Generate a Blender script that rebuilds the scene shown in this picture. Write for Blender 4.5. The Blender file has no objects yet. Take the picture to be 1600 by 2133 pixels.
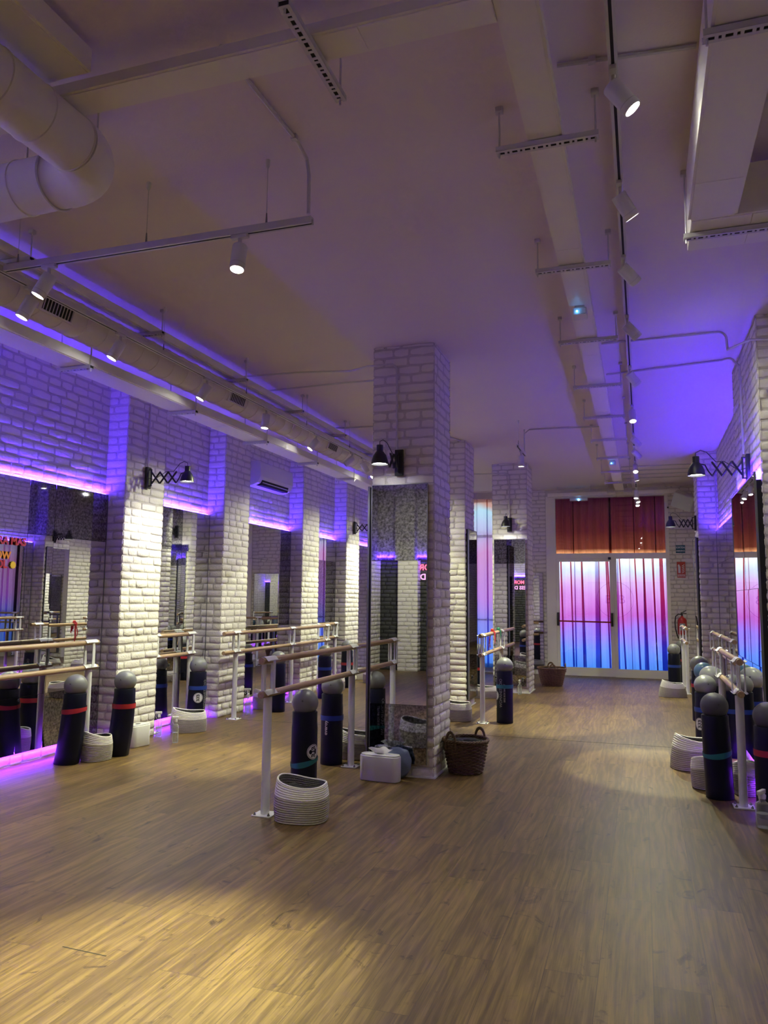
import bpy, math, random
from mathutils import Vector, Matrix, Euler, noise
from math import pi, sin, cos, radians as rad
random.seed(7)
C = bpy.context.scene.collection
H = 3.42            # ceiling height
XL = -4.82          # recessed left wall
YE = 14.7           # end wall

# ------------------------------------------------------------------ materials
def new_mat(name):
    m = bpy.data.materials.new(name); m.use_nodes = True
    nt = m.node_tree; nt.nodes.clear()
    out = nt.nodes.new('ShaderNodeOutputMaterial')
    return m, nt, out
def N(nt, t, **kw):
    n = nt.nodes.new(t)
    for k, v in kw.items():
        if k in n.inputs: n.inputs[k].default_value = v
        else: setattr(n, k, v)
    return n
def pmat(name, col, rough=.5, metal=0, bump=0, bscale=60, spec=.5, vary=0, coat=0):
    m, nt, out = new_mat(name)
    b = N(nt, 'ShaderNodeBsdfPrincipled'); nt.links.new(b.outputs[0], out.inputs[0])
    b.inputs['Base Color'].default_value = (*col, 1); b.inputs['Roughness'].default_value = rough
    b.inputs['Metallic'].default_value = metal; b.inputs['Specular IOR Level'].default_value = spec
    b.inputs['Coat Weight'].default_value = coat
    if bump or vary:
        tc = N(nt, 'ShaderNodeTexCoord'); nz = N(nt, 'ShaderNodeTexNoise', Scale=bscale, Detail=5.0)
        nt.links.new(tc.outputs['Object'], nz.inputs['Vector'])
    if bump:
        bp = N(nt, 'ShaderNodeBump', Strength=bump, Distance=.01)
        nt.links.new(nz.outputs[0], bp.inputs['Height']); nt.links.new(bp.outputs[0], b.inputs['Normal'])
    if vary:
        mx = N(nt, 'ShaderNodeMix', data_type='RGBA')
        mx.inputs[6].default_value = (*[c*(1-vary) for c in col], 1); mx.inputs[7].default_value = (*[min(1, c*(1+vary)) for c in col], 1)
        n2 = N(nt, 'ShaderNodeTexNoise', Scale=bscale*.12, Detail=4.0); nt.links.new(tc.outputs['Object'], n2.inputs['Vector'])
        nt.links.new(n2.outputs[0], mx.inputs[0]); nt.links.new(mx.outputs[2], b.inputs['Base Color'])
    return m
def emit(name, col, s):
    m, nt, out = new_mat(name)
    e = N(nt, 'ShaderNodeEmission', Strength=s); e.inputs[0].default_value = (*col, 1)
    nt.links.new(e.outputs[0], out.inputs[0]); return m

M = {}
M['brick'] = pmat('white_brick_paint', (.78, .745, .715), .62, bump=.55, bscale=45, vary=.05)
M['mortar'] = pmat('painted_mortar', (.60, .565, .555), .8, bump=.5, bscale=60)  # joints toned darker than the bricks, standing in for shade in their depth
M['dark_mortar'] = pmat('charcoal_mortar', (.02, .02, .024), .8)  # charcoal joints darkened for shade in the same way
M['dark_brick'] = pmat('charcoal_brick_paint', (.045, .045, .052), .55, bump=.6, bscale=45, vary=.2)
M['plaster'] = pmat('ceiling_paint', (.80, .72, .755), .75, bump=.08, bscale=90)
M['trunk'] = pmat('white_lacquer', (.83, .80, .74), .45)
M['duct'] = pmat('duct_paint', (.76, .73, .70), .5, bump=.05, bscale=30)
M['metal'] = pmat('galvanised_paint', (.6, .58, .6), .4, metal=.1)
M['post'] = pmat('white_powder_coat', (.72, .72, .76), .35)
M['steel'] = pmat('bolt_steel', (.25, .25, .27), .35, metal=.9)
M['black'] = pmat('black_lacquer', (.012, .013, .016), .42)
M['slot'] = pmat('dark_slot', (.01, .01, .012), .8)
M['navy'] = pmat('navy_mat_foam', (.004, .005, .017), .42, spec=.22, bump=.08, bscale=300)
M['navy2'] = pmat('navy_mat_edge', (.004, .005, .014), .7)
M['ball'] = pmat('grey_vinyl', (.20, .205, .215), .38, bump=.03, bscale=400, spec=.5)
M['ball_dark'] = pmat('dark_grey_vinyl', (.085, .085, .10), .5)
M['ball_light'] = pmat('pale_grey_vinyl', (.40, .42, .41), .35)
M['ball_blue'] = pmat('blue_vinyl', (.10, .22, .33), .35)
M['red'] = pmat('red_latex', (.42, .02, .025), .5)
M['teal'] = pmat('teal_latex', (.01, .16, .17), .45)
M['blue'] = pmat('blue_latex', (.01, .045, .30), .45)
M['green'] = pmat('green_latex', (.01, .14, .08), .5)
M['print'] = pmat('white_print', (.75, .75, .78), .5)
M['print_dim'] = pmat('grey_print', (.3, .3, .34), .5)
M['rope'] = pmat('beige_rope', (.42, .385, .345), .9, bump=.4, bscale=160, vary=.15)
M['rope_w'] = pmat('white_rope', (.86, .84, .84), .9, bump=.4, bscale=160)
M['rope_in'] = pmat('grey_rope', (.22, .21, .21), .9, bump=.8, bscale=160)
M['wicker'] = pmat('brown_wicker', (.115, .065, .04), .55, bump=.6, bscale=80, vary=.45)
M['wicker2'] = pmat('tan_wicker', (.23, .13, .07), .6, bump=.6, bscale=80, vary=.4)
M['plastic'] = pmat('white_plastic', (.70, .70, .72), .35)
M['tissue'] = pmat('tissue_paper', (.82, .82, .84), .9)
M['bag'] = pmat('blue_grey_plastic', (.16, .21, .32), .4, bump=.8, bscale=18)
M['alu'] = pmat('grey_aluminium', (.47, .47, .50), .45, metal=.2)
M['ext_red'] = pmat('extinguisher_red', (.42, .02, .02), .3)
M['sign_red'] = pmat('sign_red', (.5, .05, .035), .5)
M['sign_blue'] = pmat('sign_blue', (.01, .10, .16), .5)
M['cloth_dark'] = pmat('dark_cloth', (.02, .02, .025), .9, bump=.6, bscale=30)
M['speaker'] = pmat('speaker_grille', (.66, .72, .70), .7, bump=.3, bscale=500)
M['txt_red'] = pmat('red_vinyl', (.55, .03, .06), .5)
M['txt_orange'] = pmat('orange_vinyl', (.85, .30, .03), .5)
M['txt_yellow'] = pmat('yellow_vinyl', (.85, .55, .05), .5)
M['txt_pink'] = emit('pink_neon', (1, .12, .22), 1.0)  # letter colour given as emission
M['txt_lilac'] = emit('lilac_neon', (.75, .32, .62), .8)  # second line of letters, also emissive colour
M['led'] = emit('violet_led', (.088, .022, 1.0), 205)
M['led_dim'] = emit('dim_violet_led', (.12, .03, 1.0), 25)
M['led_low'] = emit('magenta_violet_led', (.20, .022, 1.0), 85)
M['lens_on'] = emit('lamp_lens', (1, .99, .9), 30)
M['bulb'] = emit('warm_bulb', (1, .98, .92), 14)
M['lens_off'] = pmat('lens_unlit', (.25, .25, .27), .3)
M['blue_dot'] = emit('blue_indicator', (.1, .45, 1), 9)
M['screen'] = emit('purple_screen', (.35, .1, .9), 1.2)

def mirror_mat(name, col, dark):
    m, nt, out = new_mat(name)
    b = N(nt, 'ShaderNodeBsdfPrincipled', Metallic=1.0, Roughness=.006); nt.links.new(b.outputs[0], out.inputs[0])
    tc = N(nt, 'ShaderNodeTexCoord'); nz = N(nt, 'ShaderNodeTexNoise', Scale=55.0, Detail=6.0, Roughness=.7)
    nt.links.new(tc.outputs['Object'], nz.inputs['Vector'])
    cr = N(nt, 'ShaderNodeValToRGB'); nt.links.new(nz.outputs[0], cr.inputs[0])
    cr.color_ramp.elements[0].position = .38; cr.color_ramp.elements[1].position = .72
    cr.color_ramp.elements[0].color = (*[c*(.45 if dark else .96) for c in col], 1)
    cr.color_ramp.elements[1].color = (*[min(1, c*(1.9 if dark else 1.02)) for c in col], 1)
    nt.links.new(cr.outputs[0], b.inputs['Base Color'])
    if dark: b.inputs['Roughness'].default_value = .03
    return m
M['mirror'] = mirror_mat('silver_mirror', (.86, .87, .88), False)
M['mirror_dark'] = mirror_mat('smoked_mirror', (.30, .30, .34), True)
M['mirror_edge'] = pmat('mirror_edge', (.24, .25, .26), .3, metal=.6)

def glass_mat(name, tint, refl):
    m, nt, out = new_mat(name)
    tr = N(nt, 'ShaderNodeBsdfTransparent'); tr.inputs[0].default_value = (*tint, 1)
    gl = N(nt, 'ShaderNodeBsdfGlossy', Roughness=.01)
    fr = N(nt, 'ShaderNodeFresnel', IOR=refl); mx = N(nt, 'ShaderNodeMixShader')
    nt.links.new(fr.outputs[0], mx.inputs[0]); nt.links.new(tr.outputs[0], mx.inputs[1]); nt.links.new(gl.outputs[0], mx.inputs[2])
    nt.links.new(mx.outputs[0], out.inputs[0]); return m
M['glass'] = glass_mat('window_glass', (.93, .95, .95), 1.5)
def clear_plastic():
    m, nt, out = new_mat('clear_plastic')
    tr = N(nt, 'ShaderNodeBsdfTransparent'); tr.inputs[0].default_value = (.95, .96, .98, 1)
    df = N(nt, 'ShaderNodeBsdfPrincipled', Roughness=.12); df.inputs['Base Color'].default_value = (.75, .76, .80, 1)
    lw = N(nt, 'ShaderNodeLayerWeight', Blend=.35); mx = N(nt, 'ShaderNodeMixShader')
    ma = N(nt, 'ShaderNodeMath', operation='MULTIPLY_ADD'); ma.inputs[1].default_value = .55; ma.inputs[2].default_value = .10
    nt.links.new(lw.outputs['Facing'], ma.inputs[0]); nt.links.new(ma.outputs[0], mx.inputs[0])
    nt.links.new(tr.outputs[0], mx.inputs[1]); nt.links.new(df.outputs[0], mx.inputs[2]); nt.links.new(mx.outputs[0], out.inputs[0]); return m
M['bottle'] = clear_plastic()
M['decal'] = glass_mat('sheer_vinyl', (.90, .80, .92), 1.02)

def curtain_mat(name, stops, z0, z1, transp=.22, wobble=.55):
    """ombre dyed sheer fabric; the dye runs down the cloth"""
    m, nt, out = new_mat(name)
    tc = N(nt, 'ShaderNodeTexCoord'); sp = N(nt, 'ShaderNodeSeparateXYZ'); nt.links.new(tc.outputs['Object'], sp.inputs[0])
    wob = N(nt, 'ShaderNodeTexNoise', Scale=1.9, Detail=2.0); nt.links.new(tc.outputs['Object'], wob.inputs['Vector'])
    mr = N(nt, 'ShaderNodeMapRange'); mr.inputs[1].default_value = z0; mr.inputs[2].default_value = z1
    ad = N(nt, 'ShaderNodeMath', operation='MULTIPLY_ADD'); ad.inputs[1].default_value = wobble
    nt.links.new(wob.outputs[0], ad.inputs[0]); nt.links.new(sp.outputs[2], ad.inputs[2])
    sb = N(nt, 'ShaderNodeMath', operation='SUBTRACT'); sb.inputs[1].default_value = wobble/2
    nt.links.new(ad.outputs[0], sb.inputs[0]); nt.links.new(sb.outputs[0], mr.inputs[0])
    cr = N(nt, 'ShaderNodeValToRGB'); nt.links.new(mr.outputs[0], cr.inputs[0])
    e = cr.color_ramp.elements
    e[0].position = stops[0][0]; e[0].color = (*stops[0][1], 1); e[1].position = stops[-1][0]; e[1].color = (*stops[-1][1], 1)
    for p, c in stops[1:-1]:
        k = e.new(p); k.color = (*c, 1)
    tl = N(nt, 'ShaderNodeBsdfTranslucent'); df = N(nt, 'ShaderNodeBsdfDiffuse'); tp = N(nt, 'ShaderNodeBsdfTransparent')
    for s in (tl, df, tp): nt.links.new(cr.outputs[0], s.inputs[0])
    m1 = N(nt, 'ShaderNodeMixShader'); m1.inputs[0].default_value = .3
    m2 = N(nt, 'ShaderNodeMixShader'); m2.inputs[0].default_value = transp
    nt.links.new(tl.outputs[0], m1.inputs[1]); nt.links.new(df.outputs[0], m1.inputs[2])
    nt.links.new(m1.outputs[0], m2.inputs[1]); nt.links.new(tp.outputs[0], m2.inputs[2]); nt.links.new(m2.outputs[0], out.inputs[0])
    return m
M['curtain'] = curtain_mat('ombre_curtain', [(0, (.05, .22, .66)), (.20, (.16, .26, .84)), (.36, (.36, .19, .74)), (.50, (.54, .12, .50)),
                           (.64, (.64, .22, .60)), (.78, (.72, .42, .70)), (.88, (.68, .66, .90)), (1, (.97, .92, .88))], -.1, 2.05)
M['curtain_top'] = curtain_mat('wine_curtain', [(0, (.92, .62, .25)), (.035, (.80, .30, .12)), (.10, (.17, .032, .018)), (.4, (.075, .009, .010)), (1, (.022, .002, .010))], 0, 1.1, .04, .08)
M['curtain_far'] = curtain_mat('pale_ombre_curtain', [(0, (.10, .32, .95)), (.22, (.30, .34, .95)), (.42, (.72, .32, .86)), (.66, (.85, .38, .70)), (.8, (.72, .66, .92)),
                               (.93, (.66, .88, .95)), (.97, (.85, .45, .36)), (1, (.8, .42, .34))], .0, 3.18)
M['curtain_fold'] = curtain_mat('ombre_curtain_folds', [(0, (.03, .11, .45)), (.25, (.13, .08, .42)), (.42, (.42, .05, .28)), (.7, (.55, .05, .14)), (1, (.52, .09, .09))], -.1, 2.05, .50)  # darker wine copy for pleats; shade of doubled cloth put in the colour

def floor_mat():
    m, nt, out = new_mat('oak_laminate'); L = nt.links.new
    b = N(nt, 'ShaderNodeBsdfPrincipled', Roughness=.36); L(b.outputs[0], out.inputs[0])
    tc = N(nt, 'ShaderNodeTexCoord'); mp = N(nt, 'ShaderNodeMapping'); mp.inputs['Rotation'].default_value = (0, 0, pi/2)
    L(tc.outputs['Object'], mp.inputs[0])
    br = N(nt, 'ShaderNodeTexBrick', offset=.37, offset_frequency=2); br.inputs['Scale'].default_value = 1
    br.inputs['Brick Width'].default_value = 1.29; br.inputs['Row Height'].default_value = .19; br.inputs['Mortar Size'].default_value = .0012
    br.inputs['Mortar Smooth'].default_value = .2; br.inputs['Bias'].default_value = 0
    br.inputs['Color1'].default_value = (0, 0, 0, 1); br.inputs['Color2'].default_value = (1, 1, 1, 1); br.inputs['Mortar'].default_value = (.5, .5, .5, 1)
    L(mp.outputs[0], br.inputs['Vector'])
    # per plank shift of the grain
    sh = N(nt, 'ShaderNodeVectorMath', operation='SCALE'); sh.inputs['Scale'].default_value = 37
    L(br.outputs['Color'], sh.inputs[0])
    addv = N(nt, 'ShaderNodeVectorMath', operation='ADD'); L(tc.outputs['Object'], addv.inputs[0]); L(sh.outputs[0], addv.inputs[1])
    def mapped(sc):
        m = N(nt, 'ShaderNodeMapping'); m.inputs['Scale'].default_value = sc; L(addv.outputs[0], m.inputs[0]); return m.outputs[0]
    wv = N(nt, 'ShaderNodeTexWave', wave_type='BANDS', bands_direction='X', wave_profile='SIN'); wv.inputs['Scale'].default_value = 4.2
    wv.inputs['Distortion'].default_value = 13; wv.inputs['Detail'].default_value = 3; wv.inputs['Detail Scale'].default_value = 1.5; wv.inputs['Detail Roughness'].default_value = .45
    L(mapped((1.6, .22, 1)), wv.inputs['Vector'])
    fib = N(nt, 'ShaderNodeTexNoise', Scale=1.0, Detail=5.0, Roughness=.6); L(mapped((170, 3.5, 1)), fib.inputs['Vector'])
    med = N(nt, 'ShaderNodeTexNoise', Scale=1.0, Detail=5.0, Roughness=.6, Distortion=.4); L(mapped((16, 1.6, 1)), med.inputs['Vector'])
    vo = N(nt, 'ShaderNodeTexNoise', Scale=2.6, Detail=8.0, Roughness=.66, Distortion=1.6); L(mapped((3.0, 1.7, 1)), vo.inputs['Vector'])
    kn = N(nt, 'ShaderNodeValToRGB'); L(vo.outputs[0], kn.inputs[0]); kn.color_ramp.elements[0].position = .60; kn.color_ramp.elements[1].position = .70
    lo = N(nt, 'ShaderNodeTexNoise', Scale=.9, Detail=2.0); L(addv.outputs[0], lo.inputs['Vector'])
    def madd(a, k, c):
        n = N(nt, 'ShaderNodeMath', operation='MULTIPLY_ADD'); L(a, n.inputs[0]); n.inputs[1].default_value = k
        if isinstance(c, float): n.inputs[2].default_value = c
        else: L(c, n.inputs[2])
        return n.outputs[0]
    s = madd(wv.outputs['Fac'], .13, -.42); s = madd(fib.outputs[0], .80, s); s = madd(med.outputs[0], .62, s); s = madd(lo.outputs[0], .28, s)
    pl = N(nt, 'ShaderNodeSeparateColor'); L(br.outputs['Color'], pl.inputs[0])
    s = madd(pl.outputs[0], .13, s); s = madd(kn.outputs[0], -.42, s)
    cr = N(nt, 'ShaderNodeValToRGB'); L(s, cr.inputs[0]); e = cr.color_ramp.elements
    e[0].position = .12; e[0].color = (.026, .014, .008, 1); e[1].position = .86; e[1].color = (.225, .143, .050, 1)
    k = e.new(.5); k.color = (.098, .058, .020, 1)
    mx = N(nt, 'ShaderNodeMix', data_type='RGBA'); mx.inputs[7].default_value = (.05, .03, .018, 1)
    L(br.outputs['Fac'], mx.inputs[0]); L(cr.outputs[0], mx.inputs[6]); L(mx.outputs[2], b.inputs['Base Color'])
    bp = N(nt, 'ShaderNodeBump', Strength=.12, Distance=.004); L(s, bp.inputs['Height']); L(bp.outputs[0], b.inputs['Normal'])
    b.inputs['Specular IOR Level'].default_value = .38; rg = madd(fib.outputs[0], .22, .34); L(rg, b.inputs['Roughness'])
    return m
M['floor'] = floor_mat()
def wood_mat():
    m, nt, out = new_mat('beech_rail'); L = nt.links.new
    b = N(nt, 'ShaderNodeBsdfPrincipled', Roughness=.4); L(b.outputs[0], out.inputs[0])
    tc = N(nt, 'ShaderNodeTexCoord'); mp = N(nt, 'ShaderNodeMapping'); mp.inputs['Scale'].default_value = (60, 3, 60); L(tc.outputs['Object'], mp.inputs[0])
    nz = N(nt, 'ShaderNodeTexNoise', Scale=1.5, Detail=4.0); L(mp.outputs[0], nz.inputs['Vector'])
    cr = N(nt, 'ShaderNodeValToRGB'); L(nz.outputs[0], cr.inputs[0]); cr.color_ramp.elements[0].position = .3; cr.color_ramp.elements[1].position = .7
    cr.color_ramp.elements[0].color = (.30, .19, .11, 1); cr.color_ramp.elements[1].color = (.47, .33, .20, 1)
    L(cr.outputs[0], b.inputs['Base Color']); return m
M['wood'] = wood_mat()

# ------------------------------------------------------------------ mesh builder
class MB:
    def __init__(s): s.v = []; s.f = []; s.m1 = set()
    def add(s, vs, fs, mat=None):
        n = len(s.v)
        s.v += [tuple(mat @ Vector(p)) if mat else tuple(p) for p in vs]
        s.f += [tuple(i+n for i in f) for f in fs]; return s
    def jbox(s, *a):
        n = len(s.f); s.box(*a); s.m1 |= set(range(n, len(s.f))); return s
    def box(s, x0, x1, y0, y1, z0, z1, mat=None):
        vs = [(x, y, z) for x in (x0, x1) for y in (y0, y1) for z in (z0, z1)]
        return s.add(vs, [(0, 1, 3, 2), (4, 6, 7, 5), (0, 4, 5, 1), (2, 3, 7, 6), (0, 2, 6, 4), (1, 5, 7, 3)], mat)
    def rbox(s, x0, x1, y0, y1, z0, z1, r=.01, seg=4, mat=None, rz=None):
        """box with rounded vertical corners and softened top and bottom"""
        pts = []
        for cx, cy, a0 in ((x1-r, y1-r, 0), (x0+r, y1-r, pi/2), (x0+r, y0+r, pi), (x1-r, y0+r, 1.5*pi)):
            for k in range(seg+1):
                a = a0+pi/2*k/seg; pts.append((cx, cy, cos(a), sin(a)))
        e = rz if rz is not None else min(r*.4, (z1-z0)*.2); rings = []
        for z, q in ((z0, r-e), (z0+e*.3, r-e*.3), (z0+e, r), (z1-e, r), (z1-e*.3, r-e*.3), (z1, r-e)):
            rings.append([(cx+dx*q, cy+dy*q, z) for cx, cy, dx, dy in pts])
        n = len(pts); vs = [p for R in rings for p in R]
        fs = [(i*n+j, i*n+(j+1) % n, (i+1)*n+(j+1) % n, (i+1)*n+j) for i in range(5) for j in range(n)]
        fs += [tuple(range(n))[::-1], tuple(5*n+i for i in range(n))]
        return s.add(vs, fs, mat)
    def lathe(s, prof, seg=24, mat=None, sx=1, sy=1):
        vs = []; fs = []; n = len(prof)
        for k in range(seg):
            a = 2*pi*k/seg
            vs += [(r*cos(a)*sx, r*sin(a)*sy, z) for r, z in prof]
        for k in range(seg):
            for i in range(n-1):
                fs.append((k*n+i, ((k+1) % seg)*n+i, ((k+1) % seg)*n+i+1, k*n+i+1))
        if prof[0][0] > 1e-5: fs.append(tuple(k*n for k in range(seg))[::-1])
        if prof[-1][0] > 1e-5: fs.append(tuple(k*n+n-1 for k in range(seg)))
        return s.add(vs, fs, mat)
    def cyl(s, p, q, r, seg=12, r2=None, cap=True):
        return s.tube([p, q], r, seg, r2=r2)
    def tube(s, pts, r, seg=8, closed=False, r2=None, flat=1):
        P = [Vector(p) for p in pts]; n = len(P); vs = []; fs = []
        t0 = (P[1]-P[0]).normalized(); up = Vector((0, 0, 1)) if abs(t0.z) < .9 else Vector((1, 0, 0))
        nn = t0.cross(up).normalized()
        for i in range(n):
            if closed: t = (P[(i+1) % n]-P[i-1]).normalized()
            else: t = (P[min(i+1, n-1)]-P[max(i-1, 0)]).normalized()
            nn = (nn-t*nn.dot(t)).normalized(); bb = t.cross(nn)
            rr = r if r2 is None else r+(r2-r)*i/(n-1)
            vs += [tuple(P[i]+nn*rr*cos(2*pi*k/seg)+bb*rr*flat*sin(2*pi*k/seg)) for k in range(seg)]
        for i in range(n if closed else n-1):
            j = (i+1) % n
            fs += [(i*seg+k, i*seg+(k+1) % seg, j*seg+(k+1) % seg, j*seg+k) for k in range(seg)]
        if not closed: fs += [tuple(range(seg))[::-1], tuple((n-1)*seg+k for k in range(seg))]
        return s.add(vs, fs)
    def sphere(s, c, r, seg=32, rings=18, sz=1):
        prof = [(r*sin(pi*i/rings) if 0 < i < rings else 0, -r*sz*cos(pi*i/rings)) for i in range(rings+1)]
        return s.lathe(prof, seg, Matrix.Translation(c))
    def prism(s, poly, y0, y1, mat=None):
        """polygon in XZ extruded along Y"""
        n = len(poly); vs = [(x, y0, z) for x, z in poly]+[(x, y1, z) for x, z in poly]
        return s.add(vs, [(i, (i+1) % n, n+(i+1) % n, n+i) for i in range(n)]+[tuple(range(n))[::-1], tuple(range(n, 2*n))], mat)
    def mesh(s, name, smooth=True, ang=38):
        me = bpy.data.meshes.new(name); me.from_pydata(s.v, [], s.f); me.update()
        if s.m1: me.polygons.foreach_set('material_index', [1 if i in s.m1 else 0 for i in range(len(s.f))])
        if smooth:
            me.polygons.foreach_set('use_smooth', [True]*len(me.polygons))
            try: me.set_sharp_from_angle(angle=rad(ang))
            except Exception: pass
        return me

def link(name, me, mat, parent=None, loc=(0, 0, 0), rot=(0, 0, 0), label=None):
    if mat is not None and not me.materials:
        me.materials.append(mat)
        if mat is M['brick']: me.materials.append(M['mortar'])
        if mat is M['dark_brick']: me.materials.append(M['dark_mortar'])
    o = bpy.data.objects.new(name, me); C.objects.link(o)
    o.parent = parent; o.location = loc; o.rotation_euler = rot
    if label: o['label'] = label
    return o
def part(name, mb, mat, parent, world=False, loc=(0, 0, 0), rot=(0, 0, 0), label=None, smooth=True, ang=38):
    if world:
        L = parent.location
        if parent.parent: L = L+parent.parent.location
        mb.v = [(x-L[0], y-L[1], z-L[2]) for x, y, z in mb.v]
    return link(name, mb.mesh(name, smooth, ang), M[mat] if isinstance(mat, str) else mat, parent, loc, rot, label)
def tag(o, label=None, cat=None, group=None, kind=None):
    for k, v in (('label', label), ('category', cat), ('group', group), ('kind', kind)):
        if v: o[k] = v
    return o
def thing(name, label, cat, loc=(0, 0, 0), rz=0, group=None, kind=None):
    o = bpy.data.objects.new(name, None); C.objects.link(o); o.empty_display_size = .1
    o.location = loc; o.rotation_euler = (0, 0, rz)
    return tag(o, label, cat, group, kind)
def solo(name, mb, mat, label, cat, loc=(0, 0, 0), world=True, group=None, kind=None, smooth=True, rz=0, ang=38):
    if world: mb.v = [(x-loc[0], y-loc[1], z-loc[2]) for x, y, z in mb.v]
    o = link(name, mb.mesh(name, smooth, ang), M[mat] if isinstance(mat, str) else mat, None, loc, (0, 0, rz))
    return tag(o, label, cat, group, kind)
def copy_tree(o, parent=None):
    c = o.copy(); C.objects.link(c); c.parent = parent
    for ch in list(o.children): copy_tree(ch, c)
    return c
def put(src, loc, rz=0, label=None, group=None, used=set()):
    """the first call places the source itself, later ones place copies"""
    o = src if src.name not in used else copy_tree(src)
    used.add(src.name); o.location = loc; o.rotation_euler = (0, 0, rz)
    if label: o['label'] = label
    if group: o['group'] = group
    return o
ORD = ['nearest', 'second', 'third', 'fourth', 'fifth', 'sixth', 'seventh', 'eighth', 'ninth', 'tenth', 'eleventh', 'twelfth']

# ------------------------------------------------------------------ text
def text_mesh(txt, size=1, depth=.0, align='CENTER', bold=0, sx=1):
    cu = bpy.data.curves.new('txt', 'FONT'); cu.body = txt; cu.size = size; cu.align_x = align; cu.align_y = 'CENTER'
    cu.extrude = depth; cu.offset = bold; cu.resolution_u = 3
    o = bpy.data.objects.new('txt', cu); C.objects.link(o)
    bpy.context.view_layer.update()
    me = o.to_mesh(); mb = MB()
    mb.v = [(v.co.x*sx, v.co.y, v.co.z) for v in me.vertices]; mb.f = [tuple(p.vertices) for p in me.polygons]
    o.to_mesh_clear(); bpy.data.objects.remove(o); bpy.data.curves.remove(cu)
    return mb
def xf(mb, fn): mb.v = [tuple(fn(*p)) for p in mb.v]; return mb
def wrap(mb, R, ang, zc):
    """text laid in (x right, y up) is turned to read upwards and bent round a vertical cylinder; ang: direction of its middle"""
    def f(x, y, z):
        u, w = -y, x                       # read bottom to top
        a = ang+u/R
        return ((R+z)*cos(a), (R+z)*sin(a), zc+w)
    return xf(mb, f)

# ------------------------------------------------------------------ brickwork
def bricks(mb, P0, U, Nn, W, z0, z1, skip=(), e0=0, e1=0, d=.0085, rh=.0755, seed=1, lmin=.11, lmax=.25):
    """hand laid bricks standing proud of a plane; P0 start corner, U along, Nn outwards"""
    rnd = random.Random(seed); P0 = Vector(P0); U = Vector(U); Nn = Vector(Nn)
    rows = int(math.ceil(round((z1-z0)/rh, 3)))
    for r in range(rows):
        za = z0+r*rh; zb = min(za+rh, z1)
        if zb-za < .02: continue
        u = -e0; first = True
        while u < W+e1-.01:
            l = rnd.uniform(lmin, lmax)
            if first and r % 2: l *= .55
            ub = u+l
            if W+e1-ub < .09: ub = W+e1
            first = False
            ua, u = u, ub
            zm = (za+zb)/2; um = (ua+ub)/2
            segs = [(ua, ub)]
            for (su0, su1, sz0, sz1) in skip:
                if sz0 < zm < sz1:
                    ns = []
                    for a, b in segs:
                        if b <= su0 or a >= su1: ns.append((a, b)); continue
                        if a < su0: ns.append((a, su0))
                        if b > su1: ns.append((su1, b))
                    segs = ns
            for a, b in segs:
                if b-a < .03: continue
                g = .004; a_, b_ = a+(0 if a <= -e0+1e-6 and e0 else g), b-(0 if b >= W+e1-1e-6 and e1 else g)
                c_, d_ = za+g, zb-g
                dd = d*rnd.uniform(.55, 1.3); vs = []; c_ += rnd.uniform(-.002, .003); d_ += rnd.uniform(-.003, .002)
                base = [(a_, c_), ((a_+b_)/2, c_), (b_, c_), (b_, (c_+d_)/2), (b_, d_), ((a_+b_)/2, d_), (a_, d_), (a_, (c_+d_)/2)]
                jit = [(rnd.uniform(-.004, .004), rnd.uniform(-.004, .004), rnd.uniform(-.0025, .0025)) for _ in range(8)]
                cu, cz = (a_+b_)/2, (c_+d_)/2
                for ring, (ins, h) in enumerate(((0, 0), (.0035, .62), (.015, 1.0))):
                    for k, (x, z) in enumerate(base):
                        ix = ins*(1 if x < cu-1e-4 else -1 if x > cu+1e-4 else 0); iz = ins*(1 if z < cz-1e-4 else -1 if z > cz+1e-4 else 0)
                        if ring == 1 and k in (0, 2, 4, 6): ix *= 2.6; iz *= 2.6
                        j = jit[k] if ring else (0, 0, 0)
                        q = P0+U*(x+ix+j[0])+Nn*(dd*h+(j[2] if ring == 2 else 0)); vs.append((q.x, q.y, P0.z+z+iz+j[1]))
                fs = []
                for ring in range(2):
                    for k in range(8):
                        k2 = (k+1) % 8; fs.append((ring*8+k, ring*8+k2, ring*8+8+k2, ring*8+8+k))
                fs.append(tuple(range(16, 24)))
                nf = len(mb.f); mb.add(vs, fs); mb.m1 |= set(range(nf, nf+8))  # brick flanks take the shade-darkened joint tone

def pier(name, x0, x1, y0, y1, faces, label, cat, seed, kind=None, z1=H):
    """brick pillar or pilaster: core box with bricks on the seen faces"""
    mb = MB(); mb.jbox(x0, x1, y0, y1, 0, z1)
    d = .0085
    fl = {'S': ((x0, y0, 0), (1, 0, 0), (0, -1, 0), x1-x0), 'N': ((x1, y1, 0), (-1, 0, 0), (0, 1, 0), x1-x0),
          'E': ((x1, y0, 0), (0, 1, 0), (1, 0, 0), y1-y0), 'W': ((x0, y1, 0), (0, -1, 0), (-1, 0, 0), y1-y0)}
    ccw = 'SENW'
    for i, k in enumerate(ccw):
        if k not in faces: continue
        e0 = d if ccw[i-1] in faces else 0; e1 = d if ccw[(i+1) % 4] in faces else 0
        P, U, Nn, W = fl[k]; bricks(mb, P, U, Nn, W, 0.0, z1, e0=e0, e1=e1, seed=seed+i*17)
    cx, cy = (x0+x1)/2, (y0+y1)/2
    mb.v = [(x-cx, y-cy, z) for x, y, z in mb.v]
    o = link(name, mb.mesh(name, True, 60), M['brick'], None, (cx, cy, 0))
    return tag(o, label, cat, None, kind)

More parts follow.
